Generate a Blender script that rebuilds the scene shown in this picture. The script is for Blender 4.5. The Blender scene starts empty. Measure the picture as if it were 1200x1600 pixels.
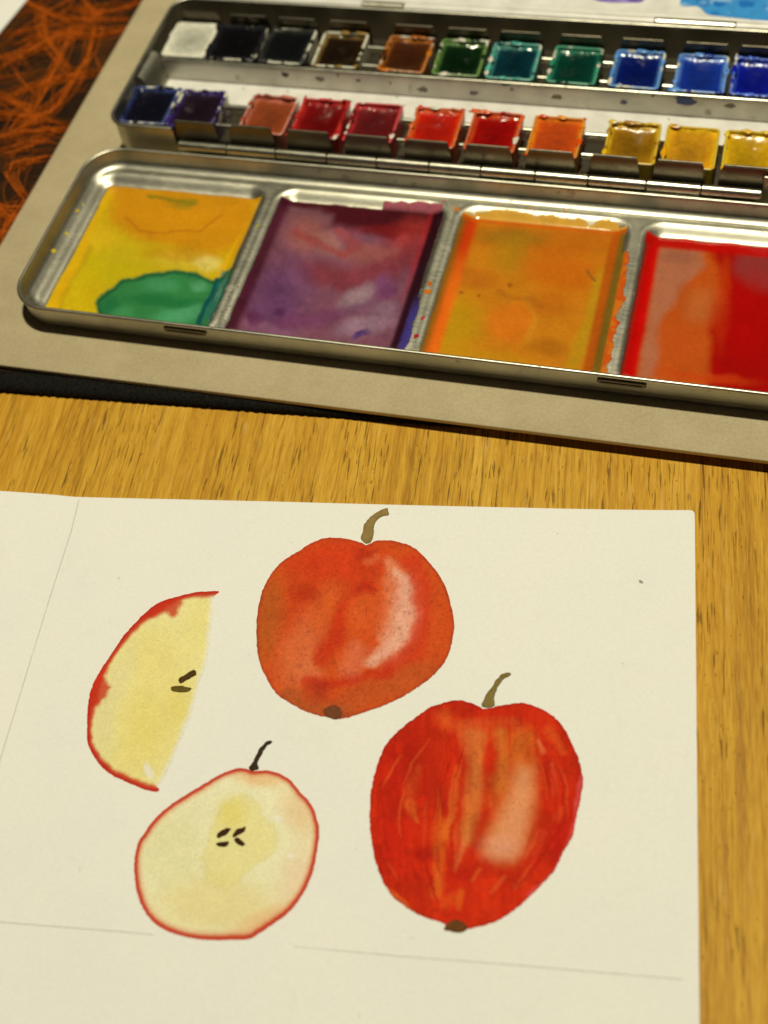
import bpy, math, random
import numpy as np
from mathutils import Matrix, Vector
from mathutils.geometry import delaunay_2d_cdt

sc = bpy.context.scene
COL = sc.collection
random.seed(7)
MM = 0.001

# ------------------------------------------------------------------ camera
# world frame: X along the paint box, Y away from the viewer, Z up, metres
F_PX = 2040.0                      # focal length in pixels of the 1200 x 1600 photograph
CX, CY = 600.0, 800.0
def _v(x, y): return np.array([x - CX, -(y - CY), -F_PX])
_X = -_v(-8230, -500); _Y = _v(1515, -2230)
_X /= np.linalg.norm(_X); _Y /= np.linalg.norm(_Y)
_m = _X + _Y; _n = _X - _Y
_m /= np.linalg.norm(_m); _n /= np.linalg.norm(_n)
_X = (_m + _n) / 2 ** .5; _Y = (_m - _n) / 2 ** .5
ROT = np.array([_X, _Y, np.cross(_X, _Y)])
_fw = ROT @ np.array([0, 0, -1.0])
CAMPOS = -_fw * 0.33
def bp(x, y, z=0.0):
    """photo pixel -> point (mm) on the horizontal plane z (mm)"""
    d = ROT @ _v(x, y)
    t = (z * MM - CAMPOS[2]) / d[2]
    p = (CAMPOS + d * t) * 1000
    return p[0], p[1]
def pj(P):
    """N x 3 mm -> photo pixels"""
    q = (np.asarray(P, float) * MM - CAMPOS) @ ROT
    return CX + F_PX * q[:, 0] / -q[:, 2], CY - F_PX * q[:, 1] / -q[:, 2]

cd = bpy.data.cameras.new('camera')
cam = bpy.data.objects.new('camera', cd); COL.objects.link(cam)
cd.sensor_fit = 'VERTICAL'; cd.sensor_height = 24.0; cd.sensor_width = 18.0
cd.lens = F_PX / 1600 * 24.0
cd.clip_start = 0.01; cd.clip_end = 50
M = Matrix(ROT.tolist()).to_4x4(); M.translation = Vector(CAMPOS.tolist())
cam.matrix_world = M
cd.dof.use_dof = True; cd.dof.focus_distance = 0.325; cd.dof.aperture_fstop = 7.0
sc.camera = cam

# ------------------------------------------------------------------ light: a dim evening room with one warm ceiling lamp
w = bpy.data.worlds.new('World'); sc.world = w; w.use_nodes = True
w.node_tree.nodes['Background'].inputs[0].default_value = (1.0, 0.90, 0.70, 1)
w.node_tree.nodes['Background'].inputs[1].default_value = 0.018
LAMP_POS = (0.02, 0.20, 1.25)
ld = bpy.data.lights.new('ceiling_lamp', 'AREA'); ld.shape = 'DISK'; ld.size = 0.075
ld.energy = 15.0; ld.color = (1.0, 0.93, 0.67)
lamp = bpy.data.objects.new('ceiling_lamp', ld); COL.objects.link(lamp)
lamp.location = LAMP_POS
lamp.rotation_euler = (Vector((0, 0.03, 0)) - Vector(LAMP_POS)).to_track_quat('-Z', 'Y').to_euler()
sc.view_settings.view_transform = 'Standard'; sc.view_settings.look = 'None'
sc.view_settings.exposure = 0.0; sc.view_settings.gamma = 1.0
sc.view_settings.use_curve_mapping = False
sc.cycles.max_bounces = 8

# ------------------------------------------------------------------ helpers
LIGHT = np.array([0.84, 0.79, 0.57])      # what a white surface shows under this lamp
def lin(c):
    c = np.asarray(c, float) / 255
    return np.where(c <= .04045, c / 12.92, ((c + .055) / 1.055) ** 2.4)
def alb(*c):
    """colour as the photograph shows it (sRGB 0-255) -> base colour of the pigment"""
    return np.clip(lin(c) / LIGHT, 0.002, 0.9)
def rgba(c): return (float(c[0]), float(c[1]), float(c[2]), 1.0)

def tag(o, label=None, cat=None, group=None, kind=None):
    if label: o['label'] = label
    if cat: o['category'] = cat
    if group: o['group'] = group
    if kind: o['kind'] = kind
    return o

def mesh_obj(name, verts, faces, mat, parent=None, smooth=False, cols=None, extra=None):
    me = bpy.data.meshes.new(name)
    v = np.asarray(verts, float) * MM
    me.from_pydata(v.tolist(), [], [list(map(int, f)) for f in faces] if not isinstance(faces, list) else faces)
    if cols is not None:
        a = me.attributes.new('pigment', 'FLOAT_COLOR', 'POINT')
        c = np.ones((len(v), 4)); c[:, :cols.shape[1]] = cols
        a.data.foreach_set('color', c.ravel())
    if smooth is True:
        me.shade_smooth()
    elif smooth:
        me.shade_smooth(); me.set_sharp_from_angle(angle=math.radians(smooth))
    if mat: me.materials.append(mat)
    o = bpy.data.objects.new(name, me); COL.objects.link(o)
    if parent is not None:
        o.parent = parent
        if parent.type == 'EMPTY':
            o.matrix_parent_inverse = Matrix.Translation(parent.location).inverted()
    return o

def empty(name, loc):
    o = bpy.data.objects.new(name, None); o.empty_display_size = 0.01
    COL.objects.link(o); o.location = [c * MM for c in loc]
    return o

class MB:
    def __init__(s): s.v = []; s.f = []
    def add(s, v, f):
        b = len(s.v); s.v += [tuple(map(float, p)) for p in v]; s.f += [[i + b for i in q] for q in f]
        return s
    def box(s, x0, x1, y0, y1, z0, z1):
        v = [(x, y, z) for z in (z0, z1) for y in (y0, y1) for x in (x0, x1)]
        return s.add(v, [(0, 2, 3, 1), (4, 5, 7, 6), (0, 1, 5, 4), (2, 6, 7, 3), (0, 4, 6, 2), (1, 3, 7, 5)])
    def rings(s, rings, cap0=True, cap1=True, closed=True):
        n = len(rings[0]); b = []
        v = [p for r in rings for p in r]; f = []
        for i in range(len(rings) - 1):
            for j in range(n if closed else n - 1):
                k = (j + 1) % n
                f.append((i * n + j, i * n + k, (i + 1) * n + k, (i + 1) * n + j))
        if cap0: f.append(tuple(reversed(range(n))))
        if cap1: f.append(tuple((len(rings) - 1) * n + j for j in range(n)))
        return s.add(v, f)
    def cyl_x(s, x0, x1, y, z, r, n=20, bev=.25):
        rs = []
        for x, rr in ((x0, r - bev), (x0 + bev, r), (x1 - bev, r), (x1, r - bev)):
            rs.append([(x, y + rr * math.cos(2 * math.pi * k / n), z + rr * math.sin(2 * math.pi * k / n)) for k in range(n)])
        return s.rings([list(r_) for r_ in rs])
    def tube(s, pts, r, n=5):
        P = [np.array(p, float) for p in pts]; rs = []
        for i, p in enumerate(P):
            t = P[min(i + 1, len(P) - 1)] - P[max(i - 1, 0)]
            t /= (np.linalg.norm(t) + 1e-9)
            a = np.cross(t, (0, 0, 1.0)); a /= (np.linalg.norm(a) + 1e-9); b = np.cross(a, t)
            q = r[i] if hasattr(r, '__len__') else r
            rs.append([tuple(p + q * (a * math.cos(2 * math.pi * k / n) + b * math.sin(2 * math.pi * k / n))) for k in range(n)])
        return s.rings(rs)
    def build(s, name, mat, parent=None, smooth=False):
        return mesh_obj(name, s.v, s.f, mat, parent, smooth)

def rrect(x0, x1, y0, y1, r, z, seg=8):
    out = []
    for cx, cy, a0 in ((x1 - r, y1 - r, 0), (x0 + r, y1 - r, 90), (x0 + r, y0 + r, 180), (x1 - r, y0 + r, 270)):
        for k in range(seg + 1):
            a = math.radians(a0 + 90 * k / seg)
            out.append((cx + r * math.cos(a), cy + r * math.sin(a), z))
    return out

# ---- numpy noise
def _hash(ix, iy, seed):
    h = (ix.astype(np.int64) * 374761393 + iy.astype(np.int64) * 668265263 + seed * 1442695041) & 0xFFFFFFFF
    h = ((h ^ (h >> 13)) * 1274126177) & 0xFFFFFFFF
    return ((h ^ (h >> 16)) & 0xFFFF) / 65535.0
def vnoise(x, y, seed=0):
    ix = np.floor(x); iy = np.floor(y); fx = x - ix; fy = y - iy
    fx = fx * fx * (3 - 2 * fx); fy = fy * fy * (3 - 2 * fy)
    a = _hash(ix, iy, seed); b = _hash(ix + 1, iy, seed); c = _hash(ix, iy + 1, seed); d = _hash(ix + 1, iy + 1, seed)
    return (a * (1 - fx) + b * fx) * (1 - fy) + (c * (1 - fx) + d * fx) * fy
def fbm(x, y, s, seed=0, oct=4):
    x = x / s; y = y / s; t = 0; amp = .5; n = 0
    for o in range(oct):
        t = t + amp * vnoise(x + 17.3 * o, y - 9.1 * o, seed + o); n += amp; amp *= .55; x = x * 2.03; y = y * 2.03
    return t / n
def sstep(a, b, x):
    t = np.clip((x - a) / (b - a + 1e-9), 0, 1); return t * t * (3 - 2 * t)
def seg_dist(x, y, pts, closed=False):
    d = np.full(x.shape, 1e9); n = len(pts); tt = np.zeros(x.shape)
    for i in range(n if closed else n - 1):
        ax, ay = pts[i]; bx, by = pts[(i + 1) % n]
        ux, uy = bx - ax, by - ay; L = ux * ux + uy * uy + 1e-9
        t = np.clip(((x - ax) * ux + (y - ay) * uy) / L, 0, 1)
        q = np.hypot(x - ax - t * ux, y - ay - t * uy)
        m = q < d; d = np.where(m, q, d); tt = np.where(m, i + t, tt)
    return d, tt
def poly_sd(x, y, pts):
    d, _ = seg_dist(x, y, pts, True); ins = np.zeros(x.shape, bool); n = len(pts)
    for i in range(n):
        ax, ay = pts[i]; bx, by = pts[(i + 1) % n]
        c = ((ay > y) != (by > y)) & (x < (bx - ax) * (y - ay) / (by - ay + 1e-12) + ax)
        ins ^= c
    return np.where(ins, -d, d)
class Paint:
    """layers of watercolour laid over a set of points; shapes are given in photo pixels"""
    def __init__(s, x, y, base, seed=0, warp=6, wscale=22):
        s.x0, s.y0 = x, y; s.seed = seed
        s.x = x + warp * 2 * (fbm(x, y, wscale, seed + 11) - .5); s.y = y + warp * 2 * (fbm(x, y, wscale, seed + 37) - .5)
        s.c = np.tile(alb(*base), (len(x), 1))
    def mix(s, m, col, op=1.0):
        m = np.clip(m * op, 0, 1)[:, None]; s.c = s.c * (1 - m) + alb(*col) * m; return s
    def ell(s, cx, cy, rx, ry, col, op=1, soft=.4, rot=0, edge=0):
        a = math.radians(rot); dx = s.x - cx; dy = s.y - cy
        u = (dx * math.cos(a) + dy * math.sin(a)) / rx; v = (-dx * math.sin(a) + dy * math.cos(a)) / ry
        d = np.hypot(u, v); s.mix(1 - sstep(1 - soft, 1 + soft, d), col, op)
        if edge: s.mix(np.exp(-((d - 1) / .06) ** 2), [c * .7 for c in col], edge)
        return s
    def poly(s, pts, col, op=1, soft=5, edge=0, ecol=None):
        d = poly_sd(s.x, s.y, pts); s.mix(1 - sstep(-soft, soft, d), col, op)
        if edge: s.mix(np.exp(-((d + soft * .6) / 2.5) ** 2), ecol or [c * .7 for c in col], edge)
        return s
    def stroke(s, pts, wd, col, op=1, soft=.5):
        d, t = seg_dist(s.x, s.y, pts)
        if hasattr(wd, '__len__'): wd = np.interp(t, np.arange(len(wd)), wd)
        s.mix(1 - sstep(wd * (1 - soft), wd * (1 + soft) + .01, d), col, op); return s
    def streaks(s, ax, ay, ang, amt, seed=0):
        a = math.radians(ang); u = s.x * math.cos(a) + s.y * math.sin(a); v = -s.x * math.sin(a) + s.y * math.cos(a)
        n = fbm(u / ax, v / ay, 1.0, s.seed + 501 + seed, 4) - .5
        s.c = np.clip(s.c * (1 + 2 * amt * n[:, None] * np.array([.6, 1.6, 1.2])), .002, .95); return s
    def fronts(s, scale, levels, k, op, seed=0):
        """tide marks: each layer stops at an irregular line and leaves a darker rim"""
        n = fbm(s.x0, s.y0, scale, s.seed + 701 + seed, 3)
        for lv in levels:
            s.c = np.clip(s.c * (1 + k * op * sstep(lv, lv + .012, n))[:, None], .002, .95)
            s.c = s.c * (1 - .22 * op * np.exp(-((n - lv - .008) / .010) ** 2))[:, None]
        return s
    def mottle(s, scale, amt, seed=0, oct=4):
        n = fbm(s.x0, s.y0, scale, s.seed + 101 + seed, oct) - .5
        s.c = np.clip(s.c * (1 + amt * 2 * n)[:, None], .002, .95); return s
    def spots(s, scale, thr, col, op, seed=0):
        n = fbm(s.x0, s.y0, scale, s.seed + 301 + seed, 3); s.mix(sstep(thr, thr + .08, n), col, op); return s

# ------------------------------------------------------------------ node materials
class Nt:
    def __init__(s, name):
        s.m = bpy.data.materials.new(name); s.m.use_nodes = True
        s.t = s.m.node_tree; s.b = s.t.nodes['Principled BSDF']
    def n(s, typ, **kw):
        q = s.t.nodes.new(typ)
        for k, v in kw.items():
            if k.startswith('i_'):
                q.inputs[int(k[2:]) if k[2:].isdigit() else k[2:].replace('_', ' ')].default_value = v
            else: setattr(q, k, v)
        return q
    def l(s, a, b): s.t.links.new(a, b)
    def coord(s, scale=(1, 1, 1), rot=(0, 0, 0), kind='Object'):
        c = s.n('ShaderNodeTexCoord'); m = s.n('ShaderNodeMapping')
        m.inputs['Scale'].default_value = scale
        src = c.outputs[kind]
        if any(rot):
            r = s.n('ShaderNodeMapping'); r.inputs['Rotation'].default_value = rot; s.l(src, r.inputs['Vector']); src = r.outputs[0]
        s.l(src, m.inputs['Vector']); return m.outputs[0]
    def noise(s, vec, scale, detail=4, rough=.55, dist=0):
        q = s.n('ShaderNodeTexNoise'); q.inputs['Scale'].default_value = scale; q.inputs['Detail'].default_value = detail
        q.inputs['Roughness'].default_value = rough; q.inputs['Distortion'].default_value = dist
        s.l(vec, q.inputs['Vector']); return q.outputs['Fac']
    def ramp(s, fac, stops):
        q = s.n('ShaderNodeValToRGB'); e = q.color_ramp.elements
        while len(e) < len(stops): e.new(.5)
        for i, (p, c) in enumerate(stops):
            e[i].position = p; e[i].color = c if len(c) == 4 else rgba(c)
        s.l(fac, q.inputs[0]); return q.outputs[0]
    def step(s, fac, a, b):
        q = s.n('ShaderNodeMapRange', interpolation_type='SMOOTHSTEP'); q.inputs[1].default_value = a; q.inputs[2].default_value = b
        s.l(fac, q.inputs[0]); return q.outputs[0]
    def math(s, op, a, b=None):
        q = s.n('ShaderNodeMath', operation=op)
        for i, v in enumerate((a, b)):
            if v is None: continue
            if isinstance(v, (int, float)): q.inputs[i].default_value = v
            else: s.l(v, q.inputs[i])
        return q.outputs[0]
    def mixc(s, fac, a, b, blend='MIX'):
        q = s.n('ShaderNodeMix', data_type='RGBA', blend_type=blend)
        for i, v in ((0, fac), (6, a), (7, b)):
            if isinstance(v, (int, float)): q.inputs[i].default_value = v
            elif isinstance(v, (tuple, list, np.ndarray)): q.inputs[i].default_value = rgba(v)
            else: s.l(v, q.inputs[i])
        return q.outputs[2]
    def bump(s, h, strength, dist):
        q = s.n('ShaderNodeBump'); q.inputs['Strength'].default_value = strength; q.inputs['Distance'].default_value = dist
        s.l(h, q.inputs['Height']); s.l(q.outputs[0], s.b.inputs['Normal']); return q.outputs[0]
    def set(s, **kw):
        for k, v in kw.items():
            i = s.b.inputs[k.replace('_', ' ')]
            if isinstance(v, (int, float)): i.default_value = v
            elif isinstance(v, (tuple, list, np.ndarray)): i.default_value = rgba(v)
            else: s.l(v, i)
        return s

def mat_oak():
    s = Nt('oak_table')
    rz = math.radians(-7)
    g = s.coord((1, .045, 1), (0, 0, rz))                   # stretched along the grain
    g2 = s.coord((1, .022, 1), (0, 0, rz))
    broad = s.noise(g, 75, 4, .55, .9)
    streak = s.noise(g2, 520, 5, .65, .5)
    fine = s.noise(s.coord((1, .06, 1), (0, 0, rz)), 2300, 3, .6)
    f = s.math('ADD', s.math('MULTIPLY', broad, .24), s.math('ADD', s.math('MULTIPLY', streak, .40), s.math('MULTIPLY', fine, .36)))
    col = s.ramp(f, [(.36, alb(146, 98, 20)), (.45, alb(172, 122, 28)), (.53, alb(192, 143, 38)), (.64, alb(207, 161, 56))])
    # broad patches of a slightly different tone
    patch = s.noise(s.coord((1, .25, 1), (0, 0, rz)), 22, 2)
    col = s.mixc(s.math('MULTIPLY', s.step(patch, .45, .7), .28), col, alb(190, 130, 26))
    # long brown growth lines
    lines = s.step(s.noise(g2, 330, 4, .65, 1.4), .57, .66)
    col = s.mixc(s.math('MULTIPLY', lines, .42), col, alb(122, 76, 12))
    # open pores: short dark dashes gathered in bands
    pg = s.coord((1, .055, 1), (0, 0, rz))
    pore = s.step(s.noise(pg, 1700, 3, .55), .575, .625)
    band = s.step(s.noise(g, 200, 3, .6, .6), .44, .58)
    pores = s.math('MULTIPLY', pore, band)
    dot = s.step(s.noise(s.coord((1, .25, 1), (0, 0, rz)), 1900, 1, .5), .70, .75)
    pores = s.math('MAXIMUM', pores, s.math('MULTIPLY', dot, s.step(s.noise(g2, 260, 3), .5, .60)))
    col = s.mixc(s.math('MULTIPLY', pores, .72), col, alb(76, 48, 14))
    hair = s.step(s.noise(s.coord((1, .028, 1), (0, 0, rz)), 2600, 3, .6, .3), .53, .66)
    col = s.mixc(s.math('MULTIPLY', hair, .28), col, alb(112, 72, 16))
    # pale ray flecks
    ray = s.math('MULTIPLY', s.step(s.noise(s.coord((1, .12, 1), (0, 0, rz)), 520, 2), .64, .72), .35)
    col = s.mixc(ray, col, alb(200, 160, 84))
    s.set(Base_Color=col, Roughness=s.ramp(streak, [(.3, (.50,) * 3), (.7, (.64,) * 3)]), Specular_IOR_Level=.16)
    h = s.math('SUBTRACT', s.math('MULTIPLY', f, .5), pores)
    s.bump(h, .5, .00018)
    return s.m

def mat_card():
    s = Nt('greyboard')
    o = s.coord()
    a = s.noise(o, 90, 5, .6); b = s.noise(o, 1500, 4, .65)
    col = s.ramp(a, [(.35, alb(170, 152, 106)), (.65, alb(180, 162, 115))])
    col = s.mixc(.22, col, s.ramp(b, [(.35, alb(128, 112, 70)), (.65, alb(188, 172, 122))]))
    sp = s.step(s.noise(o, 700, 2, .5), .725, .76)
    col = s.mixc(s.math('MULTIPLY', sp, .55), col, alb(98, 76, 46))
    s.set(Base_Color=col, Roughness=.8, Specular_IOR_Level=.2); s.bump(b, .2, .00012)
    return s.m

def paper_col(s):
    o = s.coord()
    a = s.noise(o, 35, 4, .55); b = s.noise(o, 1300, 3, .6)
    col = s.ramp(a, [(.35, alb(223, 218, 190)), (.65, alb(228, 223, 195))])
    bl = s.noise(s.coord((1, 1, 1), (0, 0, .5)), 110, 5, .65, .8)
    col = s.mixc(s.math('MULTIPLY', s.step(bl, .55, .75), .13), col, alb(196, 190, 160))
    col = s.mixc(.13, col, s.ramp(b, [(.35, alb(190, 182, 148)), (.65, alb(232, 227, 202))]))
    return col, b
def mat_paper(name='watercolour_paper'):
    s = Nt(name)
    col, b = paper_col(s)
    sp = s.step(s.noise(s.coord(), 420, 2, .5), .765, .785)
    col = s.mixc(s.math('MULTIPLY', sp, .35), col, alb(150, 140, 112))
    s.set(Base_Color=col, Roughness=.85, Specular_IOR_Level=.15); s.bump(b, .22, .00025)
    return s.m
def mat_pigment(name, rough=.75, grain=.25, gscale=1900, spec=.2, coat=0., bumpd=.00012, film=False):
    s = Nt(name)
    at = s.n('ShaderNodeAttribute', attribute_name='pigment')
    g = s.noise(s.coord(), gscale, 3, .6)
    col = s.mixc(grain, at.outputs['Color'], s.ramp(g, [(.32, (.30, .24, .20)), (.68, (1.5, 1.5, 1.5))]), 'MULTIPLY')
    s.set(Base_Color=col, Roughness=rough, Specular_IOR_Level=spec, Coat_Weight=coat, Coat_Roughness=.12)
    s.bump(g, .2, bumpd)
    if film: s.l(at.outputs['Alpha'], s.b.inputs['Alpha'])
    return s.m
def mat_tin(name='tinplate', col=(.52, .50, .42), rough=.40, scr=.25):
    s = Nt(name)
    o = s.coord()
    n = s.noise(o, 60, 5, .6); f = s.noise(s.coord((.12, 1, 1)), 2600, 3, .6)
    c = s.mixc(s.step(n, .35, .7), tuple(np.array(col) * .82), tuple(np.array(col) * 1.08))
    st = s.step(s.noise(o, 230, 4, .65), .62, .70)
    c = s.mixc(s.math('MULTIPLY', st, .35), c, (.20, .17, .11))
    r = s.math('ADD', s.math('MULTIPLY', f, scr), s.math('ADD', s.math('MULTIPLY', st, .18), rough - scr * .5))
    s.set(Base_Color=c, Metallic=1.0, Roughness=r); s.bump(f, .08, .00008); return s.m
def mat_plain(name, c0, c1, scale, rough=.6, spec=.3, bs=.2, bd=.0002, metal=0.):
    s = Nt(name); n = s.noise(s.coord(), scale, 4, .6)
    s.set(Base_Color=s.ramp(n, [(.35, c0), (.65, c1)]), Roughness=rough, Specular_IOR_Level=spec, Metallic=metal); s.bump(n, bs, bd); return s.m
def mat_stained_plastic(name, stain, amount):
    """white pan cup with dried pigment in irregular patches"""
    s = Nt(name); o = s.coord()
    n = s.noise(o, 230, 4, .6); n2 = s.noise(o, 900, 3, .6)
    m = s.step(n, .62 - amount * .42, .70 - amount * .38)
    c = s.mixc(n2, alb(196, 188, 150), alb(214, 206, 168))
    st = s.mixc(n2, tuple(alb(*[q * .8 for q in stain])), tuple(alb(*[min(255, q * 1.0) for q in stain])))
    c = s.mixc(s.math('MULTIPLY', m, .95), c, st)
    s.set(Base_Color=c, Roughness=.38, Specular_IOR_Level=.45); s.bump(n2, .15, .0002); return s.m

OAK = mat_oak(); CARD = mat_card(); PAPER = mat_paper(); TIN = mat_tin()
TIN_DARK = mat_tin('tinplate_toned_dark', (.17, .148, .11), .42)  # base colour darkened to stand for dark reflections on the clip faces
TIN_BRIGHT = mat_tin('hinge_steel', (.62, .60, .50), .32)
WELLTIN = mat_tin('pressed_tin', (.56, .545, .46), .42, .3)
WASH = mat_pigment('dried_wash', .13, .10, 900, .5, 0., .00004, True)
WATERCOLOUR = mat_pigment('watercolour', .8, .13, 1700, .12)
ENAMEL = mat_plain('white_enamel', alb(205, 198, 168), alb(222, 214, 184), 160, .32, .5, .1, .0001)

# ------------------------------------------------------------------ table
mb = MB(); mb.box(-420, 330, -330, 420, -22, 0)
o = mb.build('table_top', OAK); tag(o, kind='structure')

# ------------------------------------------------------------------ woven mat under the greyboard
MATZ = 2.4
def mat_mat():
    s = Nt('dark_woven_mat'); o = s.coord()
    a = s.noise(s.coord((1, .45, 1), (0, 0, .9)), 42, 5, .62, 1.4); b = s.noise(o, 900, 3, .6)
    c = s.ramp(a, [(.42, alb(20, 14, 8)), (.55, alb(38, 23, 9)), (.66, alb(76, 40, 10)), (.8, alb(128, 62, 10))])
    c = s.mixc(.22, c, s.ramp(b, [(.3, (.006, .005, .004)), (.7, alb(90, 54, 20))]))
    s.set(Base_Color=c, Roughness=.9, Specular_IOR_Level=.1); s.bump(b, .6, .0006); return s.m
a0 = bp(0, 606, MATZ); a1 = bp(520, 645, MATZ)
ang = math.atan2(a1[1] - a0[1], a1[0] - a0[0])
ca, sa = math.cos(ang), math.sin(ang)
def matp(u, v, z): return (a0[0] + ca * u - sa * v, a0[1] + sa * u + ca * v, z)
mb = MB()
rr = [(u, v) for u, v in ((-190, 6.2), (135, 6.2), (135, 330), (-190, 330))]
mb.rings([[matp(u, v, 0.05) for u, v in rr], [matp(u, v, MATZ) for u, v in rr]])
placemat = mb.build('placemat', mat_mat())
tag(placemat, 'black placemat with tangled orange strands lying under the grey cardboard', 'placemat')
# ribbed black binding along the front edge
mb = MB(); n = 520; rib = []
for i in range(n):
    u = -190 + 325 * i / (n - 1)
    k = .07 * math.cos(i * math.pi * .5) + .07 * random.uniform(-1, 1)
    prof = [(6.6, .04), (0.4 + k, .04), (0.0 + k * 1.6, .7), (.25 + k, MATZ * .7), (1.3, MATZ + .15 + k * .6), (3.2, MATZ + .35 + k), (5.2, MATZ + .25 + k * .6), (6.6, MATZ - .1)]
    rib.append([matp(u, v, z) for v, z in prof])
mb.rings(rib)
mb.build('edge_binding', mat_plain('black_binding', (.003, .003, .003), (.014, .013, .011), 1400, .85, .1, .5, .0004), placemat, True)
# orange strands on the mat
STR = [[(160, 10), (260, 60), (370, 120), (520, 110), (780, 120)], [(600, 60), (470, 180), (380, 260), (300, 440), (220, 620), (180, 700)],
       [(-30, 610), (120, 540), (270, 480), (430, 440), (600, 420)], [(480, 420), (400, 520), (330, 640), (200, 720), (-30, 840)],
       [(-20, 550), (130, 640), (200, 690), (350, 740)], [(-30, 825), (150, 790), (420, 765)], [(60, 1020), (80, 960), (180, 940), (310, 925)],
       [(40, 1030), (80, 1110), (150, 1190)], [(-30, 1240), (110, 1240)], [(-20, 1420), (60, 1300), (150, 1190)], [(850, 0), (700, 60), (560, 80), (420, 60)],
       [(800, 170), (560, 220), (420, 200), (250, 240)], [(570, 150), (530, 330), (470, 430), (380, 600)], [(480, -20), (540, 60), (600, 130)],
       [(-20, 420), (160, 300), (330, 230), (480, 150)], [(-20, 900), (120, 860), (300, 820)], [(250, 30), (240, 160), (330, 330), (420, 430)],
       [(-40, 700), (90, 660), (210, 700), (330, 640)]]
rs = random.Random(3)
def strand_mat(nm, c0, c1):
    s = Nt(nm); n_ = s.noise(s.coord(), 700, 3, .6)
    s.set(Base_Color=s.ramp(n_, [(.3, alb(*c0)), (.7, alb(*c1))]), Roughness=.9, Specular_IOR_Level=.1); return s.m
mbs = [MB(), MB()]
def strand(px, rad, which, jit):
    pts = []
    for i in range(len(px) - 1):
        for t in (0, .25, .5, .75): pts.append((px[i][0] * (1 - t) + px[i + 1][0] * t, px[i][1] * (1 - t) + px[i + 1][1] * t))
    pts.append(px[-1]); P = []
    for it in range(2): pts = [pts[0]] + [tuple((pts[i - 1][k] + 2 * pts[i][k] + pts[i + 1][k]) / 4 for k in (0, 1)) for i in range(1, len(pts) - 1)] + [pts[-1]]
    ph = rs.uniform(0, 6); fr = rs.uniform(.25, .7); dx, dy = rs.gauss(0, jit), rs.gauss(0, jit)
    for i, (x, y) in enumerate(pts):
        wv = jit * .8 * math.sin(i * fr + ph)
        X, Y = bp((x + dx + wv) / 3.81, (y + dy + wv * .7) / 3.81, MATZ + .3)
        P.append((X, Y, MATZ + .12 + rs.uniform(0, .5)))
    mbs[which].tube(P, [rad * (.35 + .65 * math.sin(math.pi * (i + .6) / (len(P) + .2))) for i in range(len(P))], 5)
for px in STR:
    strand(px, .3, 0, 5); strand(px, .26, 0, 9); strand(px, .22, 0, 12)
    for k in range(10): strand(px, rs.uniform(.08, .22), 0 if k % 2 else 1, 24)
for ox, oy in ((-620, 260), (-520, 1180), (-1150, 900), (-700, -420), (60, -620)):      # the tangle goes on beyond the frame
    for px in STR:
        q = [(a_ + ox, b_ + oy) for a_, b_ in px]
        strand(q, .3, 0, 14); strand(q, .2, 0, 22); strand(q, .16, 1, 30); strand(q, .14, 1, 40)
for k in range(220):
    x = rs.uniform(-900, 760); y = rs.uniform(-420, 2000); a = rs.uniform(0, 3.14); L = rs.uniform(60, 260)
    b_ = rs.uniform(-.8, .8)
    strand([(x, y), (x + L * .5 * math.cos(a), y + L * .5 * math.sin(a)), (x + L * .5 * math.cos(a) + L * .5 * math.cos(a + b_), y + L * .5 * math.sin(a) + L * .5 * math.sin(a + b_))], rs.uniform(.08, .26), rs.choice((0, 1, 1)), 3)
for m_, nm, c in ((mbs[0], 'bright_strands', ((138, 58, 5), (190, 90, 14))), (mbs[1], 'dull_strands', ((84, 40, 6), (150, 76, 16)))):
    q = m_.build(nm, strand_mat(nm, *c), placemat, True); q['kind'] = 'stuff'

# ------------------------------------------------------------------ greyboard
CZ0, CZ = 2.75, 4.2
mb = MB()
l0 = bp(226, 0, CZ)[0]; f0 = bp(0, 573, CZ)[1]; f1 = bp(1200, 718, CZ)[1]
cl = -139.2
def card_ring(i, z):
    base = rrect(cl + i, 190 - i, 28.2 + i, 300 - i, 5, z, 6)
    return [(x, y + (f1 - f0) * .5 * (x + 20) / 210 * max(0, 1 - (y - 28) / 120), z) for x, y, z in base]
mb.rings([card_ring(.15, CZ0), card_ring(0, CZ0 + .2), card_ring(0, CZ - .2), card_ring(.2, CZ)])
card = mb.build('cardboard_sheet', CARD, None, 40)
tag(card, 'stiff grey-brown cardboard sheet lying beneath the metal paint box', 'cardboard')

# white sheet peeping in beyond the mat
p0 = bp(43, 0, 3.0); p1 = bp(0, 52, 3.0)
d = np.array([p0[0] - p1[0], p0[1] - p1[1]]); d /= np.linalg.norm(d); nn = np.array([-d[1], d[0]])
q0 = np.array(p1) - d * 60; q1 = np.array(p0) + d * 90
mb = MB()
ring = [q0, q1, q1 + nn * 120, q0 + nn * 120]
mb.rings([[(p[0], p[1], 3.05) for p in ring], [(p[0], p[1], 3.35) for p in ring]])
o = mb.build('paper_sheet', PAPER); tag(o, 'blank white paper corner lying on the orange and black mat', 'paper')

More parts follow.
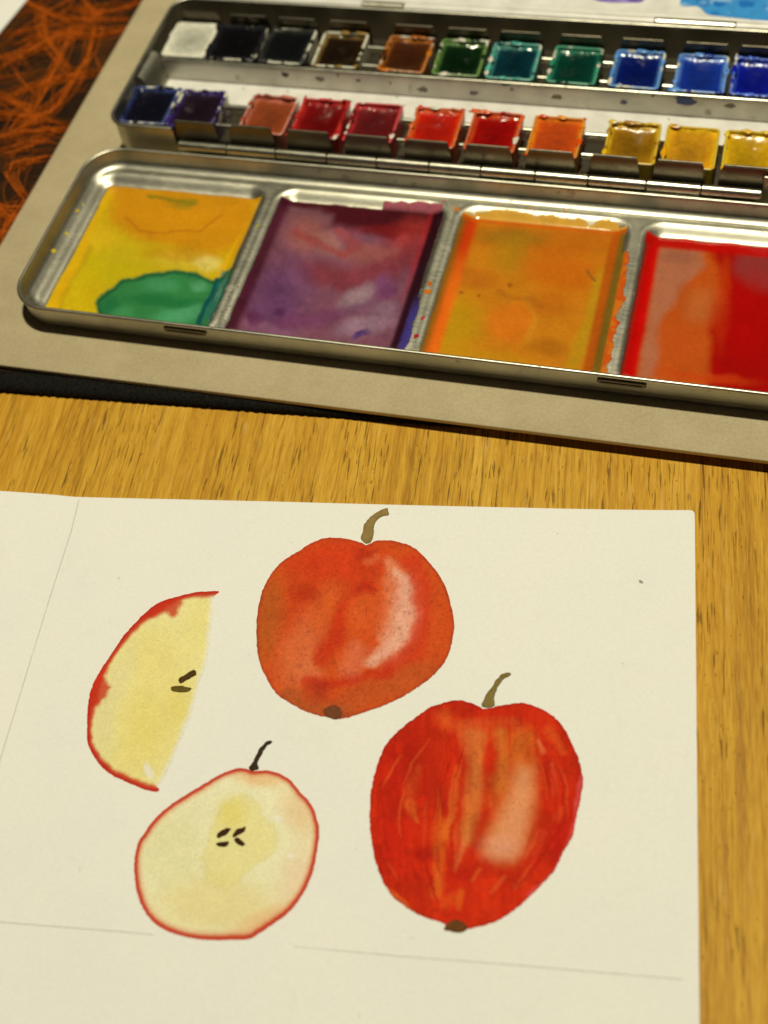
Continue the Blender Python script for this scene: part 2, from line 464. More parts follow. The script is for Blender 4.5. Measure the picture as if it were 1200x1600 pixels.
# ------------------------------------------------------------------ the painted sheet
PZ = 0.42
c_top = np.array(bp(125, 778, PZ)); c_r = np.array(bp(1085, 800, PZ)); c_b = np.array(bp(1093, 1600, PZ))
ux = (c_r - c_top) / np.linalg.norm(c_r - c_top)
uy = c_b - c_r; uy /= np.linalg.norm(uy)
crease_dir = np.array(bp(0, 1190, PZ)) - c_top; crease_dir /= np.linalg.norm(crease_dir)
cn = np.array([-crease_dir[1], crease_dir[0]])
if cn @ ux > 0: cn = -cn                                  # points to the left of the crease
def lift(x, y):
    """left of the crease the sheet curls up a little"""
    s_ = np.maximum((x - c_top[0]) * cn[0] + (y - c_top[1]) * cn[1], 0)
    return 2.6 * (1 - np.exp(-s_ / 22)) * np.minimum(s_ / 6, 1) + .0008 * s_ ** 2
def edge_lift(x, y):
    u = (x - c_r[0]) * ux[0] + (y - c_r[1]) * ux[1]; v = (x - c_r[0]) * uy[0] + (y - c_r[1]) * uy[1]
    return .45 * np.exp(np.minimum(u, 0) / 9) * (.5 + .5 * np.sin(v / 21 + 1)) + .3 * np.exp(-np.maximum(v, 0) / 8) * (.5 + .5 * np.sin(u / 33))
def sheet_z(x, y): return PZ + lift(x, y) + .34 * fbm(x, y, 42, 5, 2) + edge_lift(x, y)
nu, nv = 150, 120
W0 = np.linalg.norm(c_r - c_top); U = np.concatenate([np.linspace(-62, -8, 24), np.linspace(-6, 6, 13), np.linspace(8, W0 - 1.2, 100), [W0 - .7, W0 - .3, W0 - .08, W0]])
V = np.concatenate([[0, .08, .3, .7, 1.2], np.linspace(3, 190, 105)])
uu, vv = np.meshgrid(U, V)
# the corner of the sheet is very slightly rounded
cor = np.hypot(np.maximum(uu - (W0 - 1.2), 0), np.maximum(1.2 - vv, 0))
ku = np.where((uu > W0 - 1.2) & (vv < 1.2), np.maximum(cor, 1e-6), 1); mx = np.where((uu > W0 - 1.2) & (vv < 1.2), np.maximum(uu - (W0 - 1.2), 1.2 - vv), 1)
uu2 = np.where((uu > W0 - 1.2) & (vv < 1.2), (W0 - 1.2) + (uu - (W0 - 1.2)) * mx / ku, uu)
vv2 = np.where((uu > W0 - 1.2) & (vv < 1.2), 1.2 - (1.2 - vv) * mx / ku, vv)
gx = c_top[0] + ux[0] * uu2 + uy[0] * vv2; gy = c_top[1] + ux[1] * uu2 + uy[1] * vv2
gz = sheet_z(gx, gy)
nr, nc = gx.shape
top = np.stack([gx, gy, gz], -1).reshape(-1, 3); bot = top.copy(); bot[:, 2] -= .30
idx = np.arange(nr * nc).reshape(nr, nc); N = nr * nc
q = np.stack([idx[:-1, :-1], idx[1:, :-1], idx[1:, 1:], idx[:-1, 1:]], -1).reshape(-1, 4)
faces = q.tolist() + (q[:, ::-1] + N).tolist()
bd = list(idx[0, :]) + list(idx[1:, -1]) + list(idx[-1, -2::-1]) + list(idx[-2:0:-1, 0])
for i in range(len(bd)):
    a, b = int(bd[i]), int(bd[(i + 1) % len(bd)]); faces.append([a, b, b + N, a + N])
sheet = mesh_obj('watercolour_sheet', np.concatenate([top, bot]), faces, PAPER, None, 50)
tag(sheet, 'white paper sheet painted with red apples lying on the oak table', 'paper')

def fill_shape(name, outline_px, paintfn, parent, mat, step=2.0, dz=.07, rough_edge=0., seed=0):
    """flat film of paint with the given outline (photo pixels), tessellated finely so that it can carry pigment"""
    n = len(outline_px); pts = []
    P = np.array(outline_px, float)
    for i in range(n):                                   # Catmull-Rom through the outline
        p0, p1, p2, p3 = P[i - 1], P[i], P[(i + 1) % n], P[(i + 2) % n]
        k = max(2, int(np.linalg.norm(p2 - p1) / (step * 1.0)))
        for j in range(k):
            t = j / k
            pts.append(.5 * ((2 * p1) + (p2 - p0) * t + (2 * p0 - 5 * p1 + 4 * p2 - p3) * t * t + (3 * p1 - p0 - 3 * p2 + p3) * t ** 3))
    pts = np.array(pts)
    if rough_edge:
        pts[:, 0] += rough_edge * 2 * (fbm(pts[:, 0], pts[:, 1], 5, seed + 3, 3) - .5)
        pts[:, 1] += rough_edge * 2 * (fbm(pts[:, 0] + 300, pts[:, 1], 5, seed + 4, 3) - .5)
    xs = np.arange(pts[:, 0].min(), pts[:, 0].max(), step); ys = np.arange(pts[:, 1].min(), pts[:, 1].max(), step)
    X, Y = np.meshgrid(xs, ys); X = X.ravel(); Y = Y.ravel()
    ins = poly_sd(X, Y, pts.tolist() if len(pts) < 60 else pts[::max(1, len(pts) // 160)].tolist()) < -step * .8
    allp = np.concatenate([pts, np.stack([X[ins], Y[ins]], -1)])
    m = len(pts)
    v2 = [Vector((float(a), float(b))) for a, b in allp]
    vs, es, fs, ov, oe, of = delaunay_2d_cdt(v2, [(i, (i + 1) % m) for i in range(m)], [], 1, 1e-4)
    V2 = np.array([(a.x, a.y) for a in vs])
    mmxy = np.array([bp(a, b, PZ) for a, b in V2])
    z = sheet_z(mmxy[:, 0], mmxy[:, 1]) + dz
    cols = paintfn(V2[:, 0], V2[:, 1], pts)
    fl = [list(f) for f in fs]
    A = mmxy[[f[0] for f in fl]]; B = mmxy[[f[1] for f in fl]]; C_ = mmxy[[f[2] for f in fl]]
    cr = (B[:, 0] - A[:, 0]) * (C_[:, 1] - A[:, 1]) - (B[:, 1] - A[:, 1]) * (C_[:, 0] - A[:, 0])
    fl = [f if c > 0 else f[::-1] for f, c in zip(fl, cr)]
    return mesh_obj(name, np.column_stack([mmxy, z]), fl, mat, parent, True, cols)

def zpx(pts, ox, oy, s): return [(ox + a / s, oy + b / s) for a, b in pts]
Z1 = lambda p: zpx(p, 380, 780, 3.3333); Z2 = lambda p: zpx(p, 550, 1030, 3.158)
Z3 = lambda p: zpx(p, 110, 900, 4.446); Z4 = lambda p: zpx(p, 190, 1140, 3.636)

A1 = Z1([(640, 240), (665, 232), (700, 220), (780, 220), (870, 245), (940, 300), (1000, 370), (1040, 430), (1075, 520), (1098, 640), (1090, 740), (1060, 830), (1010, 900), (940, 960), (850, 1020), (750, 1070), (640, 1110), (540, 1140), (480, 1145), (400, 1130), (320, 1105), (240, 1060), (175, 1015), (120, 930), (80, 830), (70, 700), (75, 600), (95, 500), (130, 420), (190, 340), (270, 285), (360, 230), (430, 205), (500, 203), (570, 215), (615, 230)])
A2 = Z2([(650, 247), (690, 240), (800, 220), (860, 222), (950, 255), (1010, 300), (1050, 350), (1090, 430), (1120, 500), (1140, 600), (1125, 700), (1105, 800), (1085, 880), (1040, 960), (1000, 1040), (940, 1110), (880, 1170), (800, 1240), (720, 1290), (640, 1320), (560, 1335), (500, 1330), (440, 1300), (370, 1280), (290, 1240), (220, 1190), (170, 1130), (130, 1040), (105, 950), (90, 840), (88, 720), (100, 620), (130, 510), (165, 430), (220, 365), (300, 300), (380, 245), (460, 215), (530, 205), (590, 220)])
A3 = Z3([(1035, 110), (1020, 130), (985, 160), (990, 230), (975, 400), (945, 600), (890, 760), (840, 960), (770, 1130), (710, 1280), (640, 1420), (602, 1462), (620, 1486), (600, 1503), (530, 1490), (420, 1445), (280, 1380), (190, 1290), (125, 1170), (118, 1050), (125, 900), (150, 780), (210, 660), (290, 540), (380, 410), (480, 300), (570, 220), (650, 175), (740, 150), (860, 120), (960, 110)])
A4 = Z4([(740, 235), (700, 222), (660, 222), (600, 240), (540, 270), (480, 305), (420, 340), (350, 385), (280, 430), (220, 480), (170, 535), (125, 600), (95, 650), (75, 740), (75, 830), (85, 910), (110, 990), (150, 1060), (200, 1110), (270, 1150), (350, 1175), (430, 1190), (520, 1197), (620, 1195), (720, 1190), (790, 1155), (870, 1100), (950, 1040), (1010, 970), (1060, 880), (1090, 800), (1110, 700), (1125, 580), (1110, 510), (1080, 430), (1020, 360), (960, 290), (900, 255), (850, 237), (790, 235)])

def edge_d(x, y, outline):
    pl = outline[::max(1, len(outline) // 150)]
    return seg_dist(x, y, [tuple(p) for p in pl], True)[0]

def paint_a1(x, y, outl):
    p = Paint(x, y, (198, 74, 22), 21, 8, 24)
    p.ell(*Z1([(300, 560)])[0], 60, 70, (190, 62, 18), .8, .6)
    p.ell(*Z1([(500, 330)])[0], 75, 38, (196, 48, 16), .7, .6)
    p.ell(*Z1([(130, 640)])[0], 22, 70, (172, 84, 26), .8, .6, 8)
    p.ell(*Z1([(300, 800)])[0], 30, 58, (206, 104, 52), .75, .6, 20)
    p.ell(*Z1([(350, 900)])[0], 18, 20, (208, 112, 62), .5, .8)
    p.ell(*Z1([(420, 560)])[0], 20, 40, (208, 92, 34), .6, .6, 25)
    p.stroke(Z1([(640, 460), (560, 540), (510, 640), (490, 720), (400, 830)]), 13, (190, 44, 14), .75, .7)
    p.ell(*Z1([(620, 590)])[0], 22, 32, (204, 84, 30), .8, .6)
    p.ell(*Z1([(330, 500)])[0], 22, 14, (170, 40, 12), .6, .7)
    p.ell(*Z1([(630, 460)])[0], 15, 10, (170, 34, 12), .6, .7)
    p.stroke(Z1([(760, 350), (820, 430), (835, 560), (815, 700), (760, 800), (660, 850)]), [10, 22, 28, 26, 20, 9], (212, 122, 74), .85, .75)
    p.stroke(Z1([(800, 390), (845, 470), (850, 580), (820, 700), (760, 790), (670, 845)]), [5, 13, 18, 17, 12, 6], (218, 158, 122), .85, .95)
    p.stroke(Z1([(600, 810), (560, 880)]), 18, (208, 112, 70), .5, .7)
    p.stroke(Z1([(880, 330), (930, 480), (940, 640), (890, 790), (760, 890)]), 14, (194, 50, 20), .75, .6)
    p.stroke(Z1([(330, 960), (480, 965), (620, 930), (760, 900)]), 9, (186, 40, 14), .7, .7)
    p.ell(*Z1([(390, 1000)])[0], 20, 14, (158, 40, 18), .7, .7)
    p.stroke(Z1([(560, 1060), (760, 980), (960, 900)]), 18, (176, 76, 28), .7, .7)
    p.stroke(Z1([(220, 1030), (330, 1080), (520, 1110)]), 12, (160, 78, 32), .7, .7)
    p.ell(*Z1([(470, 1110)])[0], 13, 10, (112, 52, 22), .9, .35)
    p.ell(*Z1([(630, 295)])[0], 16, 9, (172, 40, 16), .7, .6)
    p.stroke(Z1([(640, 330), (700, 310)]), 6, (214, 100, 50), .6, .7)
    d = edge_d(x, y, outl)
    p.mix(np.exp(-(d / 3.0) ** 2) * (.35 + .8 * fbm(x, y, 30, 8)), (146, 48, 24), .85)
    p.streaks(14, 45, -12, .08); p.mottle(20, .10); p.mottle(3.6, .20, 5); p.spots(4, .66, (140, 40, 16), .4)
    return p.c
def paint_a2(x, y, outl):
    p = Paint(x, y, (196, 40, 8), 55, 4.5, 26)
    p.ell(*Z2([(250, 600)])[0], 38, 90, (176, 20, 6), .6, .95)
    p.ell(*Z2([(200, 950)])[0], 34, 55, (192, 30, 8), .6, .95)
    p.ell(*Z2([(360, 960)])[0], 18, 14, (158, 14, 6), .6, .6)
    st = (202, 84, 22)
    p.stroke(Z2([(330, 540), (290, 640), (275, 720)]), [5, 10, 5], (196, 66, 20), .72, .95)
    p.stroke(Z2([(290, 720), (325, 810)]), [8, 2], (206, 84, 26), .72, .95)
    p.stroke(Z2([(420, 640), (425, 730), (440, 850), (430, 1000), (420, 1150)]), [2, 3, 12, 6, 9], (212, 92, 22), .72, .95)
    p.stroke(Z2([(490, 780), (460, 870)]), [4, 8], (214, 100, 24), .72, .95)
    p.stroke(Z2([(520, 540), (515, 680), (480, 800)]), [4, 6, 3], (208, 90, 28), .6, .95)
    p.stroke(Z2([(590, 370), (610, 520), (600, 700), (560, 880)]), [16, 10, 12, 12], (206, 112, 44), .82, .9)
    p.stroke(Z2([(640, 380), (620, 560)]), [10, 4], (206, 106, 40), .72, .95)
    p.stroke(Z2([(545, 900), (510, 1040)]), [7, 3], (214, 110, 52), .6, .95)
    p.stroke(Z2([(690, 600), (690, 700)]), [10, 12], (192, 76, 20), .72, .95)
    p.stroke(Z2([(730, 370), (745, 480), (740, 640)]), [10, 8, 10], (206, 116, 36), .82, .9)
    p.stroke(Z2([(840, 400), (830, 470)]), [18, 18], (206, 108, 30), .72, .95)
    p.stroke(Z2([(450, 290), (480, 320)]), 12, (214, 84, 26), .72, .95)
    p.stroke(Z2([(530, 330), (660, 320), (800, 310)]), 8, (202, 74, 24), .7, .7)
    p.streaks(7, 100, -2, .26); p.streaks(24, 120, -4, .2, 3); p.fronts(50, (.45, .57), -.12, .7)
    hl = Z2([(800, 490), (900, 510), (915, 640), (900, 780), (880, 880), (840, 960), (800, 1010), (720, 1005), (640, 960), (650, 890), (690, 780), (730, 660), (760, 560)])
    p.poly(hl, (202, 100, 38), .88, 15)
    hi = Z2([(830, 540), (885, 560), (890, 660), (870, 800), (840, 900), (790, 970), (700, 960), (680, 900), (730, 780), (790, 660)])
    p.poly(hi, (213, 140, 86), .85, 15)
    p.ell(*Z2([(740, 930)])[0], 26, 16, (220, 150, 108), .6, .95)
    p.stroke(Z2([(630, 1040), (600, 1090)]), 3, (214, 100, 30), .72, .95)
    p.stroke(Z2([(750, 1080), (690, 1150)]), 3, (206, 80, 30), .6, .95)
    p.stroke(Z2([(880, 1030), (800, 1130)]), 3, (206, 80, 30), .6, .95)
    p.stroke(Z2([(920, 400), (940, 460)]), [2, 4], (214, 108, 54), .72, .95)
    p.stroke(Z2([(970, 350), (1040, 460)]), [7, 5], (206, 76, 22), .72, .95)
    p.stroke(Z2([(990, 520), (1000, 660)]), 4, (206, 74, 30), .6, .95)
    p.stroke(Z2([(1040, 740), (1010, 790)]), 5, (206, 72, 26), .6, .95)
    p.stroke(Z2([(940, 860), (900, 960)]), 6, (198, 54, 20), .6, .6)
    p.stroke(Z2([(460, 1210), (520, 1180)]), 8, (206, 74, 18), .6, .95); p.stroke(Z2([(530, 1230), (545, 1150)]), 4, (212, 92, 22), .6, .95)
    p.ell(*Z2([(1040, 860)])[0], 10, 70, (176, 20, 8), .7, .6, 14)
    p.ell(*Z2([(560, 1060)])[0], 26, 12, (176, 24, 8), .6, .95)
    rb = random.Random(5)
    for k in range(70):                                   # dry vertical brush strokes following the fruit
        u_ = rb.uniform(-1, 1); t0 = rb.uniform(.12, .75); t1 = t0 + rb.uniform(.08, .28)
        if .12 < u_ < .62: continue
        pts_ = [(752 - 42 * t_ + u_ * 150 * math.sin(math.pi * min(max(t_ * .9 + .08, 0), 1)) ** .7 + (14 if u_ > 0 else -4) * math.sin(math.pi * t_), 1112 + 325 * t_) for t_ in np.linspace(t0, min(t1, .96), 5)]
        c_ = rb.choice(((166, 18, 6), (160, 16, 6), (204, 70, 22), (210, 84, 30), (176, 26, 8)))
        p.stroke(pts_, [.6, 1.8, 2.2, 1.6, .5], c_, rb.uniform(.35, .7), .8)
    p.stroke(Z2([(1135, 580), (1105, 800), (1075, 890), (1005, 1040), (880, 1170)]), 4.5, (206, 70, 60), .9, .4)
    p.stroke(Z2([(180, 1140), (300, 1245)]), 3, (216, 100, 30), .6, .5)
    d = edge_d(x, y, outl); p.mix(np.exp(-(d / 2.6) ** 2) * fbm(x, y, 26, 8), (136, 22, 12), .95)
    p.mottle(22, .12); p.mottle(5, .10, 5); p.spots(5, .69, (140, 16, 6), .3)
    return p.c
def paint_a3(x, y, outl):
    p = Paint(x, y, (224, 210, 132), 77, 4, 18)
    p.ell(*Z3([(520, 1060)])[0], 44, 78, (219, 198, 98), .75, .9, 16)
    p.ell(*Z3([(560, 560)])[0], 50, 40, (222, 204, 116), .8, .7)
    p.ell(*Z3([(900, 350)])[0], 22, 50, (222, 206, 118), .6, .7, 8)
    p.ell(*Z3([(330, 760)])[0], 16, 70, (218, 204, 134), .8, .6, 22)
    p.ell(*Z3([(230, 1040)])[0], 18, 50, (216, 202, 132), .8, .6)
    p.ell(*Z3([(760, 880)])[0], 18, 40, (218, 198, 96), .6, .8, 14)
    # pale feathered cut edge
    d, t = seg_dist(x, y, Z3([(990, 160), (985, 330), (945, 600), (840, 960), (710, 1280), (620, 1450)]))
    p.mix(1 - sstep(0, 9, d + 5 * (fbm(x, y, 12, 4) - .5)), (221, 214, 176), .9)
    p.ell(*Z3([(550, 1360)])[0], 6, 14, (224, 216, 182), .9, .5, -30)
    # skin
    arc = Z3([(1035, 112), (960, 110), (860, 120), (740, 150), (650, 175), (570, 220), (480, 300), (380, 410), (290, 540), (210, 660), (150, 780), (125, 900), (118, 1050), (125, 1170), (190, 1290), (280, 1380), (420, 1445), (530, 1490), (600, 1503), (622, 1488)])
    wd = [5, 10, 8, 7, 15, 15, 10, 9, 7, 9, 14, 14, 7.5, 8, 9, 10, 10, 10, 10, 6]
    d, t = seg_dist(p.x0, p.y0, arc); ww = np.interp(t, np.arange(len(wd)), wd) * (.8 + .5 * fbm(x, y, 9, 12))
    p.mix(1 - sstep(ww * .55, ww * 1.25, d), (190, 52, 24), .95)
    p.mix(1 - sstep(0, ww * .7, d), (176, 22, 12), .9)
    q = Paint(x, y, (0, 0, 0), 79, 5, 9)
    for bl in ([(600, 200), (760, 150), (785, 180), (745, 255), (720, 290), (640, 262), (560, 300), (500, 300)], [(210, 650), (262, 640), (240, 700), (290, 780), (262, 830), (210, 890), (130, 920), (140, 780)]):
        d = poly_sd(q.x, q.y, Z3(bl)); p.mix(1 - sstep(-5, 4, d), (190, 46, 20), .9)
    p.mottle(26, .06); p.mottle(6, .05, 5); return p.c
def paint_a4(x, y, outl):
    p = Paint(x, y, (224, 215, 160), 91, 4, 18)
    p.ell(*Z4([(300, 700)])[0], 55, 65, (214, 204, 140), .6, .6)
    p.ell(*Z4([(550, 1000)])[0], 90, 40, (216, 194, 112), .6, .6)
    p.ell(*Z4([(1010, 480)])[0], 22, 36, (222, 176, 116), .6, .9, -25)
    p.ell(*Z4([(1000, 850)])[0], 26, 50, (226, 190, 142), .65, .9, 14)
    p.ell(*Z4([(800, 1080)])[0], 50, 14, (222, 172, 108), .6, .6, -25)
    p.ell(*Z4([(780, 285)])[0], 34, 12, (222, 172, 104), .7, .6, 8)
    q = Paint(x, y, (0, 0, 0), 95, 9, 12)
    core = Z4([(580, 430), (690, 365), (790, 420), (800, 480), (880, 560), (895, 660), (800, 740), (700, 830), (600, 905), (490, 870), (460, 740), (490, 620)])
    d = poly_sd(q.x, q.y, core)
    p.mix(1 - sstep(-7, 6, d), (219, 204, 118), .7); p.mix(np.exp(-(d / 2.0) ** 2), (200, 182, 96), .3)
    p.ell(*Z4([(620, 480)])[0], 20, 24, (214, 194, 84), .6, .8)
    p.ell(*Z4([(890, 515)])[0], 5, 5, (230, 222, 196), .9, .5); p.ell(*Z4([(960, 720)])[0], 5, 3, (230, 222, 196), .8, .5)
    d = edge_d(x, y, outl); k = fbm(x, y, 60, 3)
    wd = 4.2 + 5.0 * k
    lo = sstep(1330, 1470, y); wd = wd + 2.0 * lo + 1.5 * sstep(430, 490, x)
    p.mix(1 - sstep(wd * .8, wd * 2.0, d), (210, 120, 70), .55)
    p.mix(1 - sstep(wd * .55, wd * 1.1, d), (188, 58, 30), .95)
    p.mix(1 - sstep(0, wd * .6, d), (180, 44, 24), .5)
    p.mottle(26, .05); p.mottle(6, .05, 5); return p.c
def flat(col, amt=.25, seed=1):
    def f(x, y, outl):
        p = Paint(x, y, col, seed); d = edge_d(x, y, outl)
        p.mix(np.exp(-(d / 1.6) ** 2), [c * .72 for c in col], .6); p.mottle(6, amt); return p.c
    return f

ap1 = fill_shape('painted_apple', A1, paint_a1, sheet, WATERCOLOUR, rough_edge=1.2, seed=1); tag(ap1, 'orange-red painted apple with a thick olive stem')
ap2 = fill_shape('painted_apple', A2, paint_a2, sheet, WATERCOLOUR, rough_edge=1.4, seed=2); tag(ap2, 'deep red striped painted apple with a thin olive stem')
ap3 = fill_shape('painted_apple_slice', A3, paint_a3, sheet, WATERCOLOUR, rough_edge=1.0, seed=3); tag(ap3, 'painted yellow apple wedge with red skin and two seeds')
ap4 = fill_shape('painted_apple_half', A4, paint_a4, sheet, WATERCOLOUR, rough_edge=1.0, seed=4); tag(ap4, 'painted cut apple half with four dark seeds')
ss = dict(step=1.3, rough_edge=1.2, dz=.14)
fill_shape('stem', Z1([(612, 205), (625, 170), (628, 140), (655, 105), (690, 75), (745, 50), (752, 62), (760, 82), (725, 92), (695, 115), (682, 150), (680, 190), (665, 225), (640, 233)]), flat((138, 112, 58)), ap1, WATERCOLOUR, **ss)
fill_shape('stem', Z2([(640, 232), (655, 190), (690, 140), (720, 95), (755, 72), (782, 72), (780, 82), (745, 105), (715, 150), (702, 195), (705, 230), (670, 242)]), flat((122, 104, 48)), ap2, WATERCOLOUR, **ss)
fill_shape('calyx', Z2([(455, 1335), (480, 1300), (520, 1288), (560, 1310), (568, 1335), (530, 1352), (490, 1345)]), flat((98, 58, 22)), ap2, WATERCOLOUR, **ss)
fill_shape('calyx', Z1([(415, 1110), (440, 1085), (480, 1078), (510, 1095), (512, 1130), (492, 1148), (450, 1140)]), flat((108, 60, 30)), ap1, WATERCOLOUR, **ss)
fill_shape('stem', Z4([(724, 215), (745, 190), (765, 150), (790, 105), (830, 68), (853, 66), (855, 78), (825, 95), (800, 140), (775, 190), (778, 225), (750, 235), (730, 232)]), flat((56, 40, 22)), ap4, WATERCOLOUR, **ss)
for sd in ([(540, 605), (560, 580), (600, 562), (622, 568), (605, 592), (570, 612), (548, 620)], [(540, 650), (570, 640), (606, 636), (612, 645), (602, 665), (570, 670), (548, 662)],
           [(632, 606), (655, 570), (690, 560), (708, 550), (702, 578), (675, 596), (640, 614)], [(640, 630), (658, 614), (680, 630), (702, 650), (690, 664), (660, 655)]):
    fill_shape('seed', Z4(sd), flat((58, 32, 14)), ap4, WATERCOLOUR, step=1.2, rough_edge=1.0, dz=.14)
for sd, c in (([(752, 722), (790, 695), (835, 665), (865, 657), (876, 685), (850, 708), (805, 730), (768, 752)], (74, 50, 18)), ([(700, 785), (712, 770), (770, 768), (830, 778), (842, 790), (820, 808), (775, 812), (712, 804)], (94, 76, 24))):
    fill_shape('seed', Z3(sd), flat(c), ap3, WATERCOLOUR, step=1.2, rough_edge=1.0, dz=.14)

# pencil lines
def mat_pencil():
    s = Nt('pencil'); col, b = paper_col(s)
    n_ = s.noise(s.coord(), 1500, 3, .6); n2 = s.noise(s.coord(), 60, 3, .6)
    m = s.math('MULTIPLY', s.step(n_, .15, .5), s.step(n2, .26, .46))
    s.set(Base_Color=s.mixc(s.math('MULTIPLY', m, .36), col, alb(116, 112, 98)), Roughness=.7); return s.m
PENCIL = mat_pencil()
def pencil(px, wd):
    P = []
    for i in range(len(px) - 1):
        k = max(2, int(np.hypot(px[i + 1][0] - px[i][0], px[i + 1][1] - px[i][1]) / 6))
        for j in range(k): P.append((px[i][0] + (px[i + 1][0] - px[i][0]) * j / k, px[i][1] + (px[i + 1][1] - px[i][1]) * j / k))
    P.append(px[-1]); P = np.array([bp(a, b, PZ) for a, b in P]); t = np.gradient(P, axis=0); t /= np.linalg.norm(t, axis=1)[:, None]
    nn_ = np.stack([-t[:, 1], t[:, 0]], -1); L = P + nn_ * wd / 2; R_ = P - nn_ * wd / 2
    v = [(a[0], a[1], float(sheet_z(np.array([a[0]]), np.array([a[1]]))[0]) + .04) for pair in zip(R_, L) for a in pair]
    mesh_obj('pencil_line', v, [[2 * i, 2 * i + 2, 2 * i + 3, 2 * i + 1] for i in range(len(P) - 1)], PENCIL, sheet)
pencil([(124, 782), (112, 830), (80, 930), (44, 1046), (0, 1190), (-30, 1290)], .30)
pencil([(-40, 1438), (0, 1441), (60, 1446), (200, 1457), (240, 1461)], .28)
pencil([(460, 1479), (620, 1494), (800, 1508), (1000, 1525), (1066, 1531)], .26)
for c_ in ((1001, 910), ):
    fill_shape('paint_speck', [(c_[0] - 3, c_[1] - 2), (c_[0] + 1, c_[1] - 2), (c_[0] + 4, c_[1] + 2), (c_[0] - 1, c_[1] + 2)], flat((150, 146, 116)), sheet, WATERCOLOUR, step=1.2, dz=.06)

# ------------------------------------------------------------------ the paint box
box = empty('paint_box', (-6, 113, CZ))
tag(box, 'open metal watercolour paint box with mixing wells, lying on the grey cardboard', 'paint box')

# ---- mixing palette (front leaf): pressed shell with a rolled lip
PX0, PX1, PY0, PY1 = -120.9, 107.4, 42.3, 112.0
LIPZ = 13.0
def shell(prof, x0, x1, y0, y1, r0, seg=10):
    """prof: list of (inset, z)"""
    return [rrect(x0 + i, x1 - i, y0 + i, y1 - i, max(r0 - i, .6), z, seg) for i, z in prof]
def arc_lip(i, z, r, n=8):
    return [(i + r - r * math.cos(math.pi * (k / (n - 1)) * 1.15 - .3), z + r * math.sin(math.pi * (k / (n - 1)) * 1.15 - .3)) for k in range(n)]
prof = [(6.5, CZ + .05), (4.8, CZ + .10), (3.4, CZ + .45), (2.2, CZ + 1.2), (1.4, CZ + 2.1), (1.0, CZ + 3.0), (.9, LIPZ - 1.4)] + arc_lip(0.05, LIPZ - .62, .62) + [(1.25, LIPZ - 1.4), (1.35, 9.2), (1.6, 5.0), (3.2, 4.8)]
mb = MB(); mb.rings(shell(prof, PX0, PX1, PY0, PY1, 11.5), True, True)
palette = mb.build('mixing_palette', TIN, box, 35)

SHELF = 7.4; FLOOR = 5.5
WELLS = [(-118.0, -61.8), (-58.2, -5.7), (-2.1, 47.3), (51.1, 104.2)]
WY = (45.6, 106.0)
def rr_sd(x, y, x0, x1, y0, y1, r):
    qx = np.abs(x - (x0 + x1) / 2) - (x1 - x0) / 2 + r; qy = np.abs(y - (y0 + y1) / 2) - (y1 - y0) / 2 + r
    return np.hypot(np.maximum(qx, 0), np.maximum(qy, 0)) + np.minimum(np.maximum(qx, qy), 0) - r
def insert_z(x, y):
    z = np.full(x.shape, SHELF)
    for (a, b) in WELLS:
        d = -rr_sd(x, y, a, b, WY[0], WY[1], 6.0)             # >0 inside
        z = z - (SHELF - FLOOR) * sstep(-.3, 3.9, d) + .12 * np.exp(-((d + .8) / .9) ** 2)
        z = z + .35 * np.where(d > 4, 0, 0)
    e = -rr_sd(x, y, PX0 + 1.2, PX1 - 1.2, PY0 + 1.2, PY1 - 1.2, 10)
    z = z + 1.6 * np.exp(-np.maximum(e, 0) / .7) - .25 * np.exp(-((e - 2.2) / 1.0) ** 2)
    return z
xs = np.arange(PX0 + .7, PX1 - .6, .32); ys = np.arange(PY0 + .7, PY1 - .6, .32)
GX, GY = np.meshgrid(xs, ys); GZ = insert_z(GX, GY)
e = rr_sd(GX, GY, PX0 + .95, PX1 - .95, PY0 + .95, PY1 - .95, 10.4)
idx = np.arange(GX.size).reshape(GX.shape)
q = np.stack([idx[:-1, :-1], idx[:-1, 1:], idx[1:, 1:], idx[1:, :-1]], -1).reshape(-1, 4)
ok = (e.ravel()[q] < 0).all(1)
mesh_obj('well_insert', np.stack([GX.ravel(), GY.ravel(), GZ.ravel()], -1), q[ok].tolist(), WELLTIN, palette, True)

def wash(name, label, x0, x1, y0, y1, maskfn, paintfn, step=.33):
    xs = np.arange(x0, x1, step); ys = np.arange(y0, y1, step)
    X, Y = np.meshgrid(xs, ys); Z = insert_z(X, Y)
    P = np.stack([X.ravel(), Y.ravel(), Z.ravel()], -1)
    px, py = pj(P)
    m = maskfn(P[:, 0], P[:, 1], px, py)
    # the film thins out to nothing at its edge
    P[:, 2] += .05 + .10 * sstep(0, 1.0, m) + .05 * (fbm(P[:, 0], P[:, 1], 6, 9, 3) - .5)
    cols = paintfn(px, py, P[:, 0], P[:, 1])
    idx = np.arange(X.size).reshape(X.shape)
    q = np.stack([idx[:-1, :-1], idx[:-1, 1:], idx[1:, 1:], idx[1:, :-1]], -1).reshape(-1, 4)
    q = q[(m[q] > 0).any(1)]; cols = np.column_stack([cols, sstep(-.02, .38, m)])
    used = np.unique(q); rem = np.zeros(len(P), int); rem[used] = np.arange(len(used))
    o = mesh_obj(name, P[used], rem[q].tolist(), WASH, palette, True, cols[used])
    o['label'] = label; return o

def wob(x, y, s, amp, seed): return amp * 2 * (fbm(x, y, s, seed, 4) - .5)
